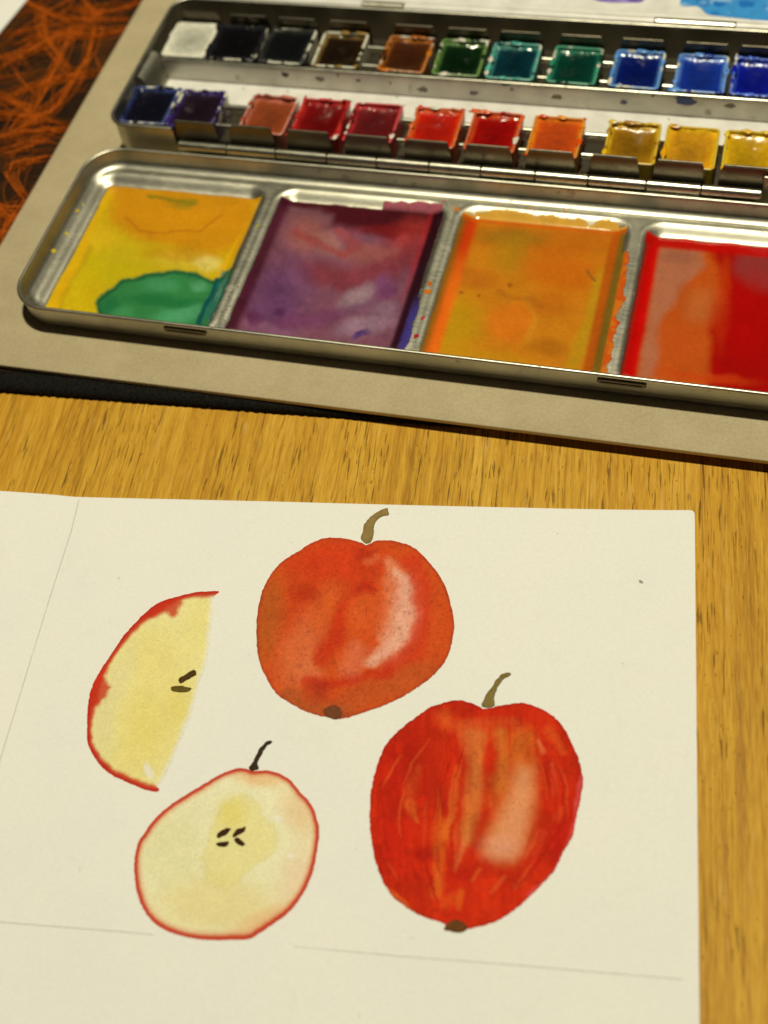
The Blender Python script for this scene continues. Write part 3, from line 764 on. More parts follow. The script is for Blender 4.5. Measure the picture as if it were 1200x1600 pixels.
# 1: yellow with a green puddle
def mask1(x, y, px, py):
    d = np.minimum(np.minimum(x + 113.8, -63.0 - x), np.minimum(102.4 - y, y - 46.6)) + wob(x, y, 6, 0.36, 2)
    g = np.minimum(np.minimum(x + 66, -61.9 + wob(x, y, 3, .9, 5) - x), np.minimum(72 - y + (x + 62) * 2, y - 46.5))
    return np.maximum(d, g)
def wash1(px, py, x, y):
    p = Paint(px, py, (192, 160, 18), 7, 8, 40)
    p.poly([(170, 280), (410, 300), (395, 385), (330, 400), (240, 392), (175, 350)], (192, 124, 14), .9, 16)
    p.ell(300, 345, 90, 16, (200, 132, 14), .6, .5, 6)
    p.stroke([(195, 338), (215, 358), (260, 364), (310, 360), (345, 338)], 2.2, (172, 104, 14), .7, .6)
    p.stroke([(232, 310), (262, 313), (305, 318)], [2, 3.5, 4.5], (126, 112, 18), .85, .7)
    p.ell(285, 322, 16, 8, (136, 116, 20), .6, .7)
    p.ell(160, 375, 26, 20, (208, 168, 24), .8, .6, -30)
    p.ell(170, 420, 60, 26, (186, 164, 14), .85, .6); p.ell(230, 400, 60, 18, (186, 160, 22), .7, .6)
    p.ell(290, 408, 50, 14, (198, 168, 40), .8, .5); p.ell(325, 412, 22, 11, (210, 186, 90), .8, .5)
    p.ell(280, 398, 60, 10, (186, 120, 14), .5, .6)
    p.ell(120, 470, 40, 40, (196, 164, 12), .7, .6)
    p.stroke([(140, 390), (108, 440), (90, 480)], 5, (172, 130, 16), .5, .7)
    p.stroke([(172, 300), (78, 486)], 7, (214, 160, 14), .7, .6)
    p.stroke([(402, 322), (340, 440)], 5, (216, 158, 12), .6, .6)
    q = [(148, 472), (158, 458), (190, 442), (228, 431), (270, 425), (308, 427), (332, 437), (350, 430), (372, 405), (335, 520), (180, 512), (158, 496)]
    p.poly(q, (34, 116, 58), .97, 3.5)
    p.ell(250, 448, 26, 12, (66, 140, 84), .7, .6); p.ell(310, 446, 12, 9, (84, 150, 98), .7, .6); p.ell(285, 492, 40, 14, (78, 152, 98), .7, .6, -10)
    p.ell(260, 470, 60, 8, (22, 100, 48), .7, .6, 4); p.ell(170, 478, 14, 16, (20, 92, 52), .6, .6); p.ell(190, 486, 16, 10, (66, 140, 80), .6, .6)
    p.stroke([(338, 437), (314, 510)], 4.5, (10, 66, 66), .9, .5); p.stroke([(352, 430), (332, 500)], 8, (30, 100, 86), .8, .5)
    d = poly_sd(p.x, p.y, q); p.mix(np.exp(-((d + 3) / 3.0) ** 2), (10, 70, 40), .75)
    p.fronts(70, (.5, ), -.08, .4); p.mottle(30, .08); p.mottle(7, .05, 3); return p.c
wash('paint_wash', 'dried yellow wash with a green puddle', -115, -57.5, 44.5, 104, mask1, wash1)
# 2: purple
def mask2(x, y, px, py):
    d = np.minimum(np.minimum(x + 57.3, -6.9 - x), np.minimum(103.0 - y, y - 46.4)) + wob(x, y, 5, 0.41, 12)
    b = np.minimum(105.6 - y + wob(x, y, 5, 1.6, 6), np.minimum(x + 26, -7.6 - x))
    v = np.minimum(np.minimum(x + 10, -5.4 + wob(x, y, 3, 1.2, 7) - x), np.minimum(68 - y, y - 46.6))
    return np.maximum(np.maximum(d, b), v)
def wash2(px, py, x, y):
    p = Paint(px, py, (118, 70, 78), 17, 9, 34)
    p.poly([(440, 310), (690, 325), (680, 372), (600, 368), (520, 352), (450, 345)], (66, 10, 14), .95, 10)
    p.poly([(450, 326), (500, 326), (524, 336), (520, 352), (445, 348)], (112, 70, 70), .9, 5)
    p.ell(640, 372, 40, 26, (160, 50, 42), .8, .6, -20); p.ell(600, 362, 44, 10, (112, 24, 22), .8, .6)
    p.ell(480, 368, 34, 26, (146, 84, 70), .8, .6); p.ell(515, 385, 22, 18, (152, 100, 84), .8, .6, 30); p.ell(580, 400, 46, 16, (144, 78, 66), .8, .6)
    p.stroke([(460, 365), (495, 382), (530, 400)], 6, (140, 52, 46), .6, .7); p.stroke([(530, 362), (560, 385), (535, 402)], 7, (146, 60, 50), .6, .7)
    p.stroke([(480, 425), (540, 438), (610, 420), (650, 400)], 15, (120, 44, 46), .75, .7)
    p.ell(430, 470, 48, 56, (94, 54, 84), .8, .6, 25); p.ell(470, 440, 20, 40, (104, 62, 82), .6, .6, -20); p.ell(560, 470, 32, 18, (148, 118, 116), .85, .5, -25)
    p.ell(600, 450, 14, 18, (116, 62, 96), .7, .6); p.stroke([(440, 500), (500, 500), (570, 480), (610, 455)], 9, (104, 52, 78), .7, .7)
    p.ell(570, 510, 40, 14, (140, 108, 114), .85, .6, -10); p.ell(600, 485, 22, 12, (130, 98, 106), .7, .6); p.ell(563, 524, 13, 4, (58, 32, 88), .85, .7, -14)
    p.ell(420, 515, 46, 9, (132, 84, 100), .7, .6, 10); p.ell(395, 500, 12, 14, (84, 30, 60), .7, .6); p.ell(433, 486, 8, 5, (74, 30, 62), .7, .6); p.ell(470, 505, 40, 8, (112, 60, 84), .6, .6, 6)
    wallL = 1 - sstep(-55.6, -53.0, x); p.mix(wallL, (66, 14, 26), .85)
    wallR = sstep(-11.0, -9.6, x); p.mix(wallR, (36, 6, 14), .95)
    p.mix(sstep(-12.2, -11.0, x) * (1 - wallR) * sstep(60, 80, y), (160, 30, 36), .5)
    p.mix(sstep(-8.6, -7.0, x) * (1 - sstep(60, 72, y)), (66, 56, 120), .85)
    p.mix(sstep(102.2, 104.0, y), (186, 96, 98), .75)
    p.fronts(60, (.44, .56), -.12, .5); p.fronts(34, (.52, ), .14, .4, 5); p.mottle(24, .2); p.mottle(11, .12, 7); p.mottle(6, .08, 3); return p.c
wash('paint_wash', 'dried purple and crimson wash', -58, -4, 44.5, 106, mask2, wash2)
# 3: orange
def mask3(x, y, px, py):
    d = np.minimum(np.minimum(x + 1.5, 46.2 - x), np.minimum(103.4 - y, y - 46.4)) + wob(x, y, 5, 0.32, 22)
    s_ = np.minimum(np.minimum(x - 44, 48.7 + wob(x, y, 2.4, 1.5, 8) - x), np.minimum(93 - y + wob(x, y, 6, 10, 3), y - 46.6))
    t_ = np.minimum(105.2 - y + wob(x, y, 4, 2.2, 4), np.minimum(x - 2, 44 - x))
    return np.maximum(np.maximum(d, s_), t_)
def wash3(px, py, x, y):
    p = Paint(px, py, (186, 112, 18), 27, 8, 36)
    p.poly([(730, 345), (965, 365), (955, 400), (840, 395), (735, 378)], (176, 94, 14), .85, 12)
    p.ell(800, 370, 55, 13, (140, 100, 20), .75, .6, 4); p.ell(800, 400, 30, 30, (164, 118, 18), .7, .6)
    p.ell(880, 425, 60, 34, (184, 92, 12), .85, .6, 10); p.ell(740, 435, 40, 16, (172, 92, 18), .7, .6, 10)
    p.ell(700, 510, 50, 46, (178, 132, 14), .9, .6, -15); p.ell(800, 505, 34, 32, (200, 106, 20), .9, .4)
    p.stroke([(820, 470), (838, 500), (825, 535)], 5, (190, 126, 26), .6, .7); p.ell(860, 480, 36, 18, (176, 92, 14), .7, .6)
    p.ell(860, 545, 30, 12, (156, 90, 14), .7, .6, 5); p.stroke([(780, 455), (810, 468), (850, 482)], 4, (160, 92, 18), .6, .7)
    p.stroke([(945, 430), (915, 520), (900, 570)], 12, (172, 128, 18), .8, .6); p.ell(760, 560, 60, 12, (178, 128, 14), .6, .6, 8)
    p.stroke([(917, 422), (932, 436)], 2.2, (132, 82, 24), .8, .5)
    for c_ in ((748, 464), (720, 458), (795, 448)): p.ell(c_[0], c_[1], 4, 3, (140, 76, 14), .7, .6)
    wl = 1 - sstep(2.0, 4.6, x); up = sstep(70, 92, y)
    p.mix(wl * up, (188, 50, 8), .95); p.mix(wl * (1 - up), (216, 96, 18), .95)
    p.mix((1 - sstep(-1.0, 1.0, x)), (122, 88, 22), .9)
    wr = sstep(41.4, 42.8, x); p.mix(wr, (166, 74, 12), .9); p.mix(sstep(44.2, 45.2, x), (112, 92, 24), .9)
    sp_ = sstep(46.6, 47.4, x); p.mix(sp_, (200, 104, 20), .95); p.mix(sp_ * sstep(.52, .62, fbm(x, y, 4, 33, 3)), (190, 70, 14), .8)
    p.mix(sstep(100.6, 101.8, y), (190, 84, 8), .85); p.mix(sstep(102.0, 103.2, y), (218, 170, 60), .8)
    p.mottle(26, .10); p.mottle(8, .05, 3); return p.c
wash('paint_wash', 'dried orange and ochre wash', -2.5, 51.5, 44.5, 106, mask3, wash3)
# 4: red
def mask4(x, y, px, py):
    return np.minimum(np.minimum(x - 51.8, 103.4 - x), np.minimum(102.8 - y - .8 * np.abs(np.sin(x * .25)), y - 46.4)) + wob(x, y, 5, 0.36, 32)
def wash4(px, py, x, y):
    p = Paint(px, py, (152, 8, 2), 37, 9, 36)
    p.poly([(1030, 378), (1105, 385), (1120, 420), (1130, 470), (1110, 520), (1105, 610), (985, 600), (1008, 500)], (178, 76, 18), .95, 10)
    p.poly([(1032, 380), (1095, 386), (1100, 420), (1060, 460), (1035, 500), (1020, 590), (996, 590), (1012, 490)], (164, 100, 64), .9, 9)
    p.ell(1060, 400, 26, 12, (142, 84, 56), .7, .6, 5); p.ell(1100, 480, 30, 24, (174, 92, 38), .8, .6); p.ell(1060, 530, 32, 30, (182, 76, 20), .85, .6)
    p.ell(1130, 470, 12, 60, (186, 64, 10), .6, .7, 4); p.ell(1190, 420, 42, 36, (130, 48, 40), .9, .3, 20); p.ell(1100, 590, 70, 8, (186, 60, 12), .6, .6, 8)
    p.ell(1170, 500, 50, 60, (164, 4, 2), .6, .6)
    wl = 1 - sstep(55.0, 56.8, x); p.mix(wl, (190, 8, 4), .98); p.mix(1 - sstep(52.2, 53.4, x), (96, 40, 24), .75)
    p.mix(sstep(97.0, 99.0, y), (176, 10, 4), .95); p.mix(sstep(101.0, 102.0, y), (206, 40, 26), .5)
    p.mottle(26, .10); p.mottle(8, .05, 3); return p.c
wash('paint_wash', 'glossy dried red wash', 51.5, 104.5, 44.5, 104, mask4, wash4)
# small dried drops on the shelf and dividers
SPECK = {}
def speck(x, y, r, col, seed):
    n_ = 9; r2 = random.Random(seed)
    rr_ = [r * r2.uniform(.6, 1.2) for _ in range(n_)]
    v = [(x, y, float(insert_z(np.array([x]), np.array([y]))[0]) + .12)]
    for k in range(n_):
        a = 2 * math.pi * k / n_; X_, Y_ = x + rr_[k] * math.cos(a), y + rr_[k] * 1.2 * math.sin(a)
        v.append((X_, Y_, float(insert_z(np.array([X_]), np.array([Y_]))[0]) + .05))
    cols = np.tile(alb(*col), (n_ + 1, 1)); cols[1:] *= .8
    mesh_obj('paint_speck', v, [[0, k + 1, (k + 1) % n_ + 1] for k in range(n_)], WASH, palette, True, cols)
for i, (x, y, r, c) in enumerate([(-3.6, 53.2, .8, (168, 40, 44)), (-3.3, 60, .7, (180, 60, 60)), (-4.3, 70, 1.0, (200, 110, 20)), (-4.4, 73, .9, (190, 100, 20)),
                                  (-118.2, 88, .6, (200, 170, 20)), (-117.8, 78, .5, (210, 180, 40)), (-118.6, 70, .7, (204, 176, 20)), (-117.6, 91, .4, (210, 190, 60)),
                                  (-60.3, 89, .6, (170, 160, 30)), (-8, 106.6, .5, (190, 60, 70)), (8, 107.2, .6, (200, 140, 90)), (18, 107, .5, (210, 120, 60)), (28, 107, .6, (200, 110, 50)),
                                  (49.0, 66, .6, (190, 60, 20)), (49.3, 75, .7, (196, 80, 20)), (-3.4, 104, .9, (196, 110, 30))]):
    speck(x, y, r, c, i)
for i in range(16):                                        # dark pin-points on the first divider
    speck(-59.4 + random.uniform(-1.6, 1.6), random.uniform(47, 80), random.uniform(.12, .24), (60, 50, 30), 100 + i)

# thumb catches on the front wall
for cx_ in (-66.6, 53.1):
    mb = MB(); rings = []
    for k, (dy, g) in enumerate(((.6, 0), (-.35, 0), (-.75, -.35), (-.75, -.9), (-.2, -1.1))):
        rings.append([(x, PY0 + .9 + dy - .05, z) for x, _, z in [(a, 0, b) for a, b, _ in rrect(cx_ - 6.3 - g, cx_ + 6.3 + g, 9.2 - g, 11.5 + g, 1.1 + g if g > -.9 else .3, 0, 5)]])
    mb.rings(rings)
    mb.build('thumb_catch', TIN_DARK, palette, 30)

# ---- pan tray (middle leaf)
TX0, TX1, TY0, TY1 = -116.6, 103.4, 114.6, 181.6
TZ = 19.2
prof = [(2.6, CZ + .05), (1.6, CZ + .2), (1.0, CZ + 1.0), (.85, TZ - 1.4)] + arc_lip(0.05, TZ - .6, .6) + [(1.2, TZ - 1.4), (1.3, 10.6), (1.7, 7.6), (2.6, 7.4)]
R_ = shell(prof, TX0, TX1, TY0, TY1, 7.2)
mb = MB(); mb.rings(R_, True, True)
# the front wall is cut down where the hinge sits
HX0, HX1 = -94.2, 81.5
V = np.array(mb.v)
tray_v, tray_f = mb.v, mb.f
import bmesh
bm = bmesh.new()
bv = [bm.verts.new([c for c in p]) for p in tray_v]
for f in tray_f: bm.faces.new([bv[i] for i in f])
for co, no in (((HX0, 0, 0), (1, 0, 0)), ((HX1, 0, 0), (1, 0, 0)), ((0, 0, 13.2), (0, 0, 1))):
    bmesh.ops.bisect_plane(bm, geom=bm.verts[:] + bm.edges[:] + bm.faces[:], plane_co=co, plane_no=no, dist=1e-5)
kill = []
for f in bm.faces:
    c = f.calc_center_median()
    if HX0 < c.x < HX1 and c.y < TY0 + 2.2 and c.z > 13.2 - 1e-6 and len(f.verts) < 20: kill.append(f)
bmesh.ops.delete(bm, geom=kill, context='FACES')
bm.verts.index_update()
tv = [tuple(v.co) for v in bm.verts]; tf = [[v.index for v in f.verts] for f in bm.faces]; bm.free()
tray = mesh_obj('pan_tray', tv, tf, TIN, box, 35)
PANZ = 7.9                                               # the pans stand at this height
mb = MB(); mb.box(TX0 + 1.6, TX1 - 1.6, TY0 + 1.5, TY1 - 1.5, 7.45, PANZ); mb.build('insert_floor', TIN_DARK, tray)
# white enamelled brush channel between the two rows
mb = MB(); mb.box(TX0 + 1.5, TX1 - 1.5, 137.2, 149.0, PANZ + .02, 10.7); mb.build('brush_channel', ENAMEL, tray)
# front plate and rail of the rear row
mb = MB()
pr = [(148.95, 9.7), (148.95, 16.6), (149.0, 17.1), (149.35, 17.45), (150.1, 17.5), (151.1, 17.3), (151.1, 16.9), (150.0, 17.1), (149.6, 16.8), (149.55, 9.7)]
mb.rings([[(x, y, z) for y, z in pr] for x in (TX0 + 6.5, -60, -20, 20, 60, TX1 - 2)])
mb.build('rear_row_plate', mat_tin('stained_tin', (.50, .48, .42), .42, .3), tray, 35)
m2 = MB(); m2.cyl_x(TX0 + 7, TX1 - 2.2, 149.7, 17.45, .6, 14); m2.build('rear_rail', TIN_BRIGHT, tray, 35)
# rounded end piece of the insert beside the channel
mb = MB(); rings = []
for t in np.linspace(0, 1, 9):
    yy = 139.0 + 13.5 * t
    xo = TX0 + 1.7; xi = TX0 + 8.2 - 1.0 * t
    zt = 10.8 + 7.2 * t
    rings.append([(xo, yy, 18.2), (xo + 1.0, yy, 18.3), (xo + 3.2, yy, 15.5 + 1.5 * t), (xi - 1.4, yy, zt * .5 + 6.2), (xi, yy, 10.75), (xi, yy, 10.2), (xo, yy, 10.2)])
mb.rings(rings); mb.build('insert_end', TIN, tray, 60)
# hinge knuckles, front
kx = [bp(a, b, 14.4)[0] for a, b in zip((276, 352, 428.7, 508.7, 586.5, 669, 750, 835, 918, 1009, 1095, 1190), np.linspace(232, 305, 12))]
for i in range(11):
    mb = MB(); mb.cyl_x(kx[i] + .12, kx[i + 1] - .12, 113.75, 13.9, 1.55, 20)
    if i % 2 == 0: mb.box(kx[i] + .15, kx[i + 1] - .15, 114.0, 115.3, 9.5, 13.6)
    else: mb.box(kx[i] + .15, kx[i + 1] - .15, 111.3, 113.6, 11.8, 12.6)
    mb.build('hinge_knuckle', TIN_BRIGHT, box, 35)
# spring clips: the ones in front of the front row
tx = np.linspace(bp(273, 184, 20.3)[0], bp(1128, 262, 20.3)[0], 10); pitch = tx[1] - tx[0]
def clip(x0, x1, y, zb, zt, lean, th, name, mat, hook):
    mb = MB(); n_ = 5
    xs_ = [(x0 - .9, zb), (x0 - .5, zb + (zt - zb) * .55), (x0, zt - 1.0), (x0 + .5, zt)]
    L = [(a, z) for a, z in xs_]; Rr = [(x1 + (x0 - a), z) for a, z in reversed(xs_)]
    out = L + Rr
    def yy(z): return y + lean * (z - zb) / (zt - zb)
    mb.rings([[(a, yy(z) - th / 2, z) for a, z in out], [(a, yy(z) + th / 2, z) for a, z in out]])
    # rounded, slightly curled top edge
    mb.add(*(lambda c: (c.v, c.f))(MB().cyl_x(x0 + .5, x1 - .5, yy(zt) + hook * .35, zt - .05, .42, 12, .1)))
    return mb.build(name, mat, tray, 35)
for i in range(11):
    x0 = tx[0] + pitch * i
    if x0 + 14 > HX1 + 3: break
    clip(x0, x0 + 13.3, 116.55, 10.2, 20.0, .55, .45, 'spring_clip', TIN_DARK, 1)
# and behind the rear row
# ------------------------------------------------------------------ the pans
CUPW, CUPD, CUPH = 15.4, 18.4, 9.0
mb = MB()
prof = [(.9, 0), (.6, .25), (.15, CUPH - .5), (.2, CUPH - .15), (.45, CUPH), (.75, CUPH), (1.0, CUPH - .25), (1.15, CUPH - 2.5), (1.4, 1.2), (2.0, 1.0)]
mb.rings(shell(prof, -CUPW / 2, CUPW / 2, -CUPD / 2, CUPD / 2, 1.5, 4))
cup_me = None
def make_pan(x0, yc, cake, stain, amount, label, level=-.9, dish=.9, spill=(0, 0), gloss=.16, seed=0, group=None, zoff=0., crust=14):
    base_c = alb(*cake)
    rr2 = random.Random(seed * 7 + 1); cx = x0 - .15 + CUPW / 2
    e_ = empty('paint_pan', (cx, yc, PANZ + .01 + zoff)); tag(e_, label, 'paint pan', group)
    cup = mesh_obj('cup', mb_cup.v, mb_cup.f, mat_stained_plastic('pan_plastic', stain, amount), None, 40)
    cup.parent = e_; e_.rotation_euler = (0, 0, math.radians(rr2.uniform(-1.3, 1.3))); level = level - rr2.uniform(0, .9) * (1 if crust > 3 and level < -.3 else 0)
    # dried cake of colour: dished, uneven, creeping up the walls
    hw, hd = CUPW / 2 - .95, CUPD / 2 - .95
    nx, ny = 34, 38
    u = np.linspace(-1, 1, nx); v = np.linspace(-1, 1, ny); U_, V_ = np.meshgrid(u, v)
    X = U_ * hw; Y = V_ * hd
    if spill[0]: X = X - spill[0] * np.clip(-U_, 0, 1) ** 6 * (.5 + fbm(X * 0 + seed, Y + 50, 3, seed, 3))
    if spill[1]: X = X + spill[1] * np.clip(U_, 0, 1) ** 6 * (.5 + fbm(X * 0 + seed + 9, Y + 50, 3, seed, 3))
    r_ = np.maximum(np.abs(U_), np.abs(V_)); r2 = np.sqrt(np.clip((U_ ** 2 + V_ ** 2) / 2, 0, 1))
    ox_, oy_ = rr2.uniform(-.35, .35), rr2.uniform(-.3, .3); dsh = dish * rr2.uniform(.9, 1.9)
    w_ = np.exp(-(((U_ - ox_) / .55) ** 2 + ((V_ - oy_) / .6) ** 2)) * (1 - r_ ** 6)
    Z = CUPH + level - dsh * w_ - .35 * (1 - r_ ** 8) + .75 * r_ ** 10 * (fbm(X + seed, Y, 3, seed + 4, 3) * 1.2) + .5 * (fbm(X, Y, 3.5, seed + 1, 4) - .5) + .25 * (fbm(X, Y, 1.2, seed + 2, 3) - .5)
    if spill[0] or spill[1]: Z = np.where(np.abs(X) > hw * .93, np.maximum(Z, CUPH + .12 + .1 * fbm(X, Y, 2, seed)), Z)
    n_ = fbm(X, Y, 4, seed + 6, 4); n2 = fbm(X, Y, 1.3, seed + 7, 3)
    base = alb(*cake); st = alb(*stain)
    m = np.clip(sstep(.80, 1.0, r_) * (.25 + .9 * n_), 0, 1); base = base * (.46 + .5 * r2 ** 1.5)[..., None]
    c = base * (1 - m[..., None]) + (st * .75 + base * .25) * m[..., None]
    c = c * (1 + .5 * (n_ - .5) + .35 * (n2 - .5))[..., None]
    top_ = np.stack([X.ravel(), Y.ravel(), Z.ravel()], -1)
    idx = np.arange(nx * ny).reshape(ny, nx)
    q = np.stack([idx[:-1, :-1], idx[:-1, 1:], idx[1:, 1:], idx[1:, :-1]], -1).reshape(-1, 4).tolist()
    bd = list(idx[0, :]) + list(idx[1:, -1]) + list(idx[-1, -2::-1]) + list(idx[-2:0:-1, 0])
    low = top_[bd].copy(); low[:, 0] = np.clip(low[:, 0], -hw, hw) * .97; low[:, 1] *= .97; low[:, 2] = 1.1
    N_ = len(top_); nb = len(bd)
    q += [[int(bd[(i + 1) % nb]), int(bd[i]), N_ + i, N_ + (i + 1) % nb] for i in range(nb)]
    q.append([N_ + i for i in reversed(range(nb))])
    cc = np.concatenate([c.reshape(-1, 3), c.reshape(-1, 3)[bd]])
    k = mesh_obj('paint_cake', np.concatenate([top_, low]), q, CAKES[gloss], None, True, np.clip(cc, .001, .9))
    k.parent = e_
    # crusts of dried colour on the rim and down the outside
    cm = MB(); cols = []
    pal = [alb(*stain), alb(*stain) * .7, base_c, alb(*[min(255, q_ * .95) for q_ in stain]), alb(205, 196, 160)]
    for _ in range(crust):
        t_ = rr2.uniform(0, 2 * math.pi); sx, sy = math.cos(t_), math.sin(t_); mxx = max(abs(sx), abs(sy))
        px_ = sx / mxx * (CUPW / 2 - .55); py_ = sy / mxx * (CUPD / 2 - .55); rr_ = rr2.uniform(.35, .95); el = rr2.uniform(1, 3.2)
        ex, ey = (el, 1) if abs(sy) > abs(sx) else (1, el)
        c_ = pal[rr2.choice((0, 0, 1, 2, 2, 3, 4))]; n__ = 9; rings_ = []
        for h_, f_ in ((-.12, 1.0), (.10, .8), (.2, .35)):
            rings_.append([(px_ + rr_ * ex * f_ * math.cos(a_) * (1 + .3 * math.sin(3 * a_ + t_)), py_ + rr_ * ey * f_ * math.sin(a_) * (1 + .3 * math.cos(2 * a_ + t_)), CUPH + h_) for a_ in [2 * math.pi * q_ / n__ for q_ in range(n__)]])
        b0 = len(cm.v); cm.rings(rings_); cols += [c_] * (len(cm.v) - b0)
    if crust:
        kc = mesh_obj('paint_crust', cm.v, cm.f, CAKES[.24], None, True, np.array(cols)); kc.parent = e_
    return e_
mb_cup = mb
CAKES = {g: mat_pigment('paint_cake_%d' % int(g * 100), g, .16, 700, .45 if g < .5 else .15, 0., .0002) for g in (.16, .24, .8)}
GF = 'paint pans in the front row of the box'; GB = 'paint pans in the rear row of the box'
YF = 118.7 + CUPD / 2; YB = 152.5 + CUPD / 2
FRONT = [(-113.9, (15, 14, 26), (60, 74, 116), .45, 'nearly black indigo paint pan with a pale blue rim at the row end', .24, (1, 0)),
         (-98.4, (34, 20, 28), (58, 40, 98), .5, 'dark violet paint pan beside the indigo pan', .24, (0, 0)),
         (-74.9, (150, 66, 24), (196, 112, 84), .6, 'earthy red-brown paint pan between an empty slot and the crimson pan', .8, (0, 0)),
         (-58.3, (120, 8, 8), (206, 50, 40), .85, 'deep crimson paint pan between the red-brown and maroon pans', .24, (0, 1.0)),
         (-41.4, (104, 22, 20), (200, 46, 48), .85, 'maroon paint pan between the crimson and scarlet pans', .24, (0, 0)),
         (-22.3, (196, 28, 8), (212, 96, 30), .95, 'bright scarlet paint pan with an orange rim', .24, (0, 0)),
         (-4.5, (164, 10, 6), (212, 88, 34), .95, 'glossy blood red paint pan beside the orange pan', .16, (0, 0)),
         (13.9, (206, 74, 6), (222, 136, 20), .95, 'vivid orange paint pan beside the blood red pan', .8, (0, 0)),
         (36.0, (160, 110, 12), (214, 172, 20), .95, 'mustard ochre paint pan with a bright yellow rim', .24, (0, 0)),
         (52.6, (214, 148, 14), (218, 178, 14), .95, 'warm golden yellow paint pan between ochre and lemon pans', .8, (0, 0)),
         (69.3, (216, 164, 18), (222, 184, 18), .95, 'lemon yellow paint pan next to the golden yellow pan', .24, (0, 0))]
BACK = [(-112.2, (214, 208, 168), (214, 206, 168), 0., 'blank white paint pan at the end of the rear row', .8, (0, 0)),
        (-95.3, (14, 13, 13), (40, 38, 36), .35, 'black paint pan with spilled edges beside the white pan', .16, (2.6, .8)),
        (-78.6, (18, 20, 17), (60, 60, 50), .3, 'greenish black paint pan between the spilled black and dark brown pans', .16, (.8, 0)),
        (-61.0, (36, 22, 8), (150, 116, 50), .12, 'very dark brown paint pan in a clean cream cup', .16, (0, 0)),
        (-39.2, (74, 36, 12), (184, 104, 24), .5, 'chestnut brown paint pan with orange stains on its rim', .16, (0, 0)),
        (-21.9, (10, 36, 12), (98, 134, 54), .55, 'dark bottle green paint pan with a leaf green rim', .16, (0, 0)),
        (-5.0, (0, 48, 52), (84, 168, 138), .6, 'dark teal paint pan with a mint rim', .16, (0, 0)),
        (14.0, (0, 58, 40), (56, 152, 106), .62, 'deep emerald paint pan between the teal and navy pans', .16, (0, 0)),
        (32.9, (4, 26, 92), (92, 148, 204), .5, 'dark navy blue paint pan with a pale blue rim', .16, (0, 0)),
        (51.9, (18, 50, 134), (100, 146, 202), .6, 'medium blue paint pan between navy and ultramarine pans', .24, (0, 0)),
        (68.4, (8, 22, 136), (80, 110, 190), .6, 'vivid ultramarine paint pan beside the medium blue pan', .24, (0, 0))]
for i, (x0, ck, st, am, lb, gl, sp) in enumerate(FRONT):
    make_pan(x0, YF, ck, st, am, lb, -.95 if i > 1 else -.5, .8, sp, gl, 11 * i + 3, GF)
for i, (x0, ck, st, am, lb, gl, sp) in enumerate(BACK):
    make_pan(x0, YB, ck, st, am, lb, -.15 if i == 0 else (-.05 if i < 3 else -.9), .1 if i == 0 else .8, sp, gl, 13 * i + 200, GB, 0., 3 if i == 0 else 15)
for x0, *_ in BACK:
    clip(x0 + 1.2, x0 + 14.4, 172.2, 10.2, 19.4, .5, .45, 'spring_clip', TIN_DARK, -1)
# short spring bars that show in the gaps between pans
for (xa, xb, yc) in ((-83.2, -75.0, YF), (-25.5, -22.4, YF), (-6.4, -4.6, YF), (11.4, 13.8, YF), (29.8, 35.9, YF), (-45.1, -39.3, YB), (10.9, 13.9, YB), (29.9, 32.8, YB), (48.8, 51.8, YB)):
    for dy, z in ((-4.2, 14.2), (3.4, 15.4)):
        m2 = MB(); m2.cyl_x(xa - .1, xb + .1, yc + dy, z, .9, 12, .1); m2.build('spring_bar', TIN_BRIGHT, tray, 35)

# ---- lid (rear leaf), white enamelled inside
LX0, LX1, LY0, LY1 = -116.6, 103.4, 186.3, 253.0
LZ = 18.4
prof = [(2.6, CZ + .05), (1.6, CZ + .2), (1.0, CZ + 1.0), (.85, LZ - 1.4)] + arc_lip(0.0, LZ - .6, .6) + [(1.3, LZ - 1.3), (1.9, LZ - 2.4), (4.0, LZ - 3.4), (6.5, LZ - 3.7)]
m2 = MB(); m2.rings(shell(prof, LX0, LX1, LY0, LY1, 9.0), True, True)
lid = m2.build('lid', ENAMEL, box, 35)
def smear(name, label, pts, paintfn):
    v2 = []
    n_ = len(pts); P_ = np.array(pts, float)
    for i in range(n_):
        for t in (0, .25, .5, .75):
            p0, p1, p2, p3 = P_[i - 1], P_[i], P_[(i + 1) % n_], P_[(i + 2) % n_]
            v2.append(.5 * ((2 * p1) + (p2 - p0) * t + (2 * p0 - 5 * p1 + 4 * p2 - p3) * t * t + (3 * p1 - p0 - 3 * p2 + p3) * t ** 3))
    v2 = np.array(v2); m = len(v2)
    xs_ = np.arange(v2[:, 0].min(), v2[:, 0].max(), .5); ys_ = np.arange(v2[:, 1].min(), v2[:, 1].max(), .5)
    X, Y = [a.ravel() for a in np.meshgrid(xs_, ys_)]
    ins = poly_sd(X, Y, v2.tolist()) < -.4
    allp = np.concatenate([v2, np.stack([X[ins], Y[ins]], -1)])
    vs, es, fs, *_ = delaunay_2d_cdt([Vector(map(float, a)) for a in allp], [(i, (i + 1) % m) for i in range(m)], [], 1, 1e-5)
    VV = np.array([(a.x, a.y, LZ - 3.62) for a in vs])
    o = mesh_obj(name, VV, [list(f) if (Vector(vs[f[1]]) - Vector(vs[f[0]])).cross(Vector(vs[f[2]]) - Vector(vs[f[0]])) > 0 else list(f)[::-1] for f in fs], WASH, lid, True, paintfn(VV[:, 0], VV[:, 1]))
    o['label'] = label
def blue(x, y):
    p = Paint(x * 6, y * 6, (60, 136, 178), 61, 8, 20); p.mix(sstep(.45, .62, fbm(x, y, 6, 3)), (140, 178, 196)); p.mix(sstep(.55, .7, fbm(x, y, 5, 13)), (34, 104, 156)); p.mottle(14, .15); return p.c
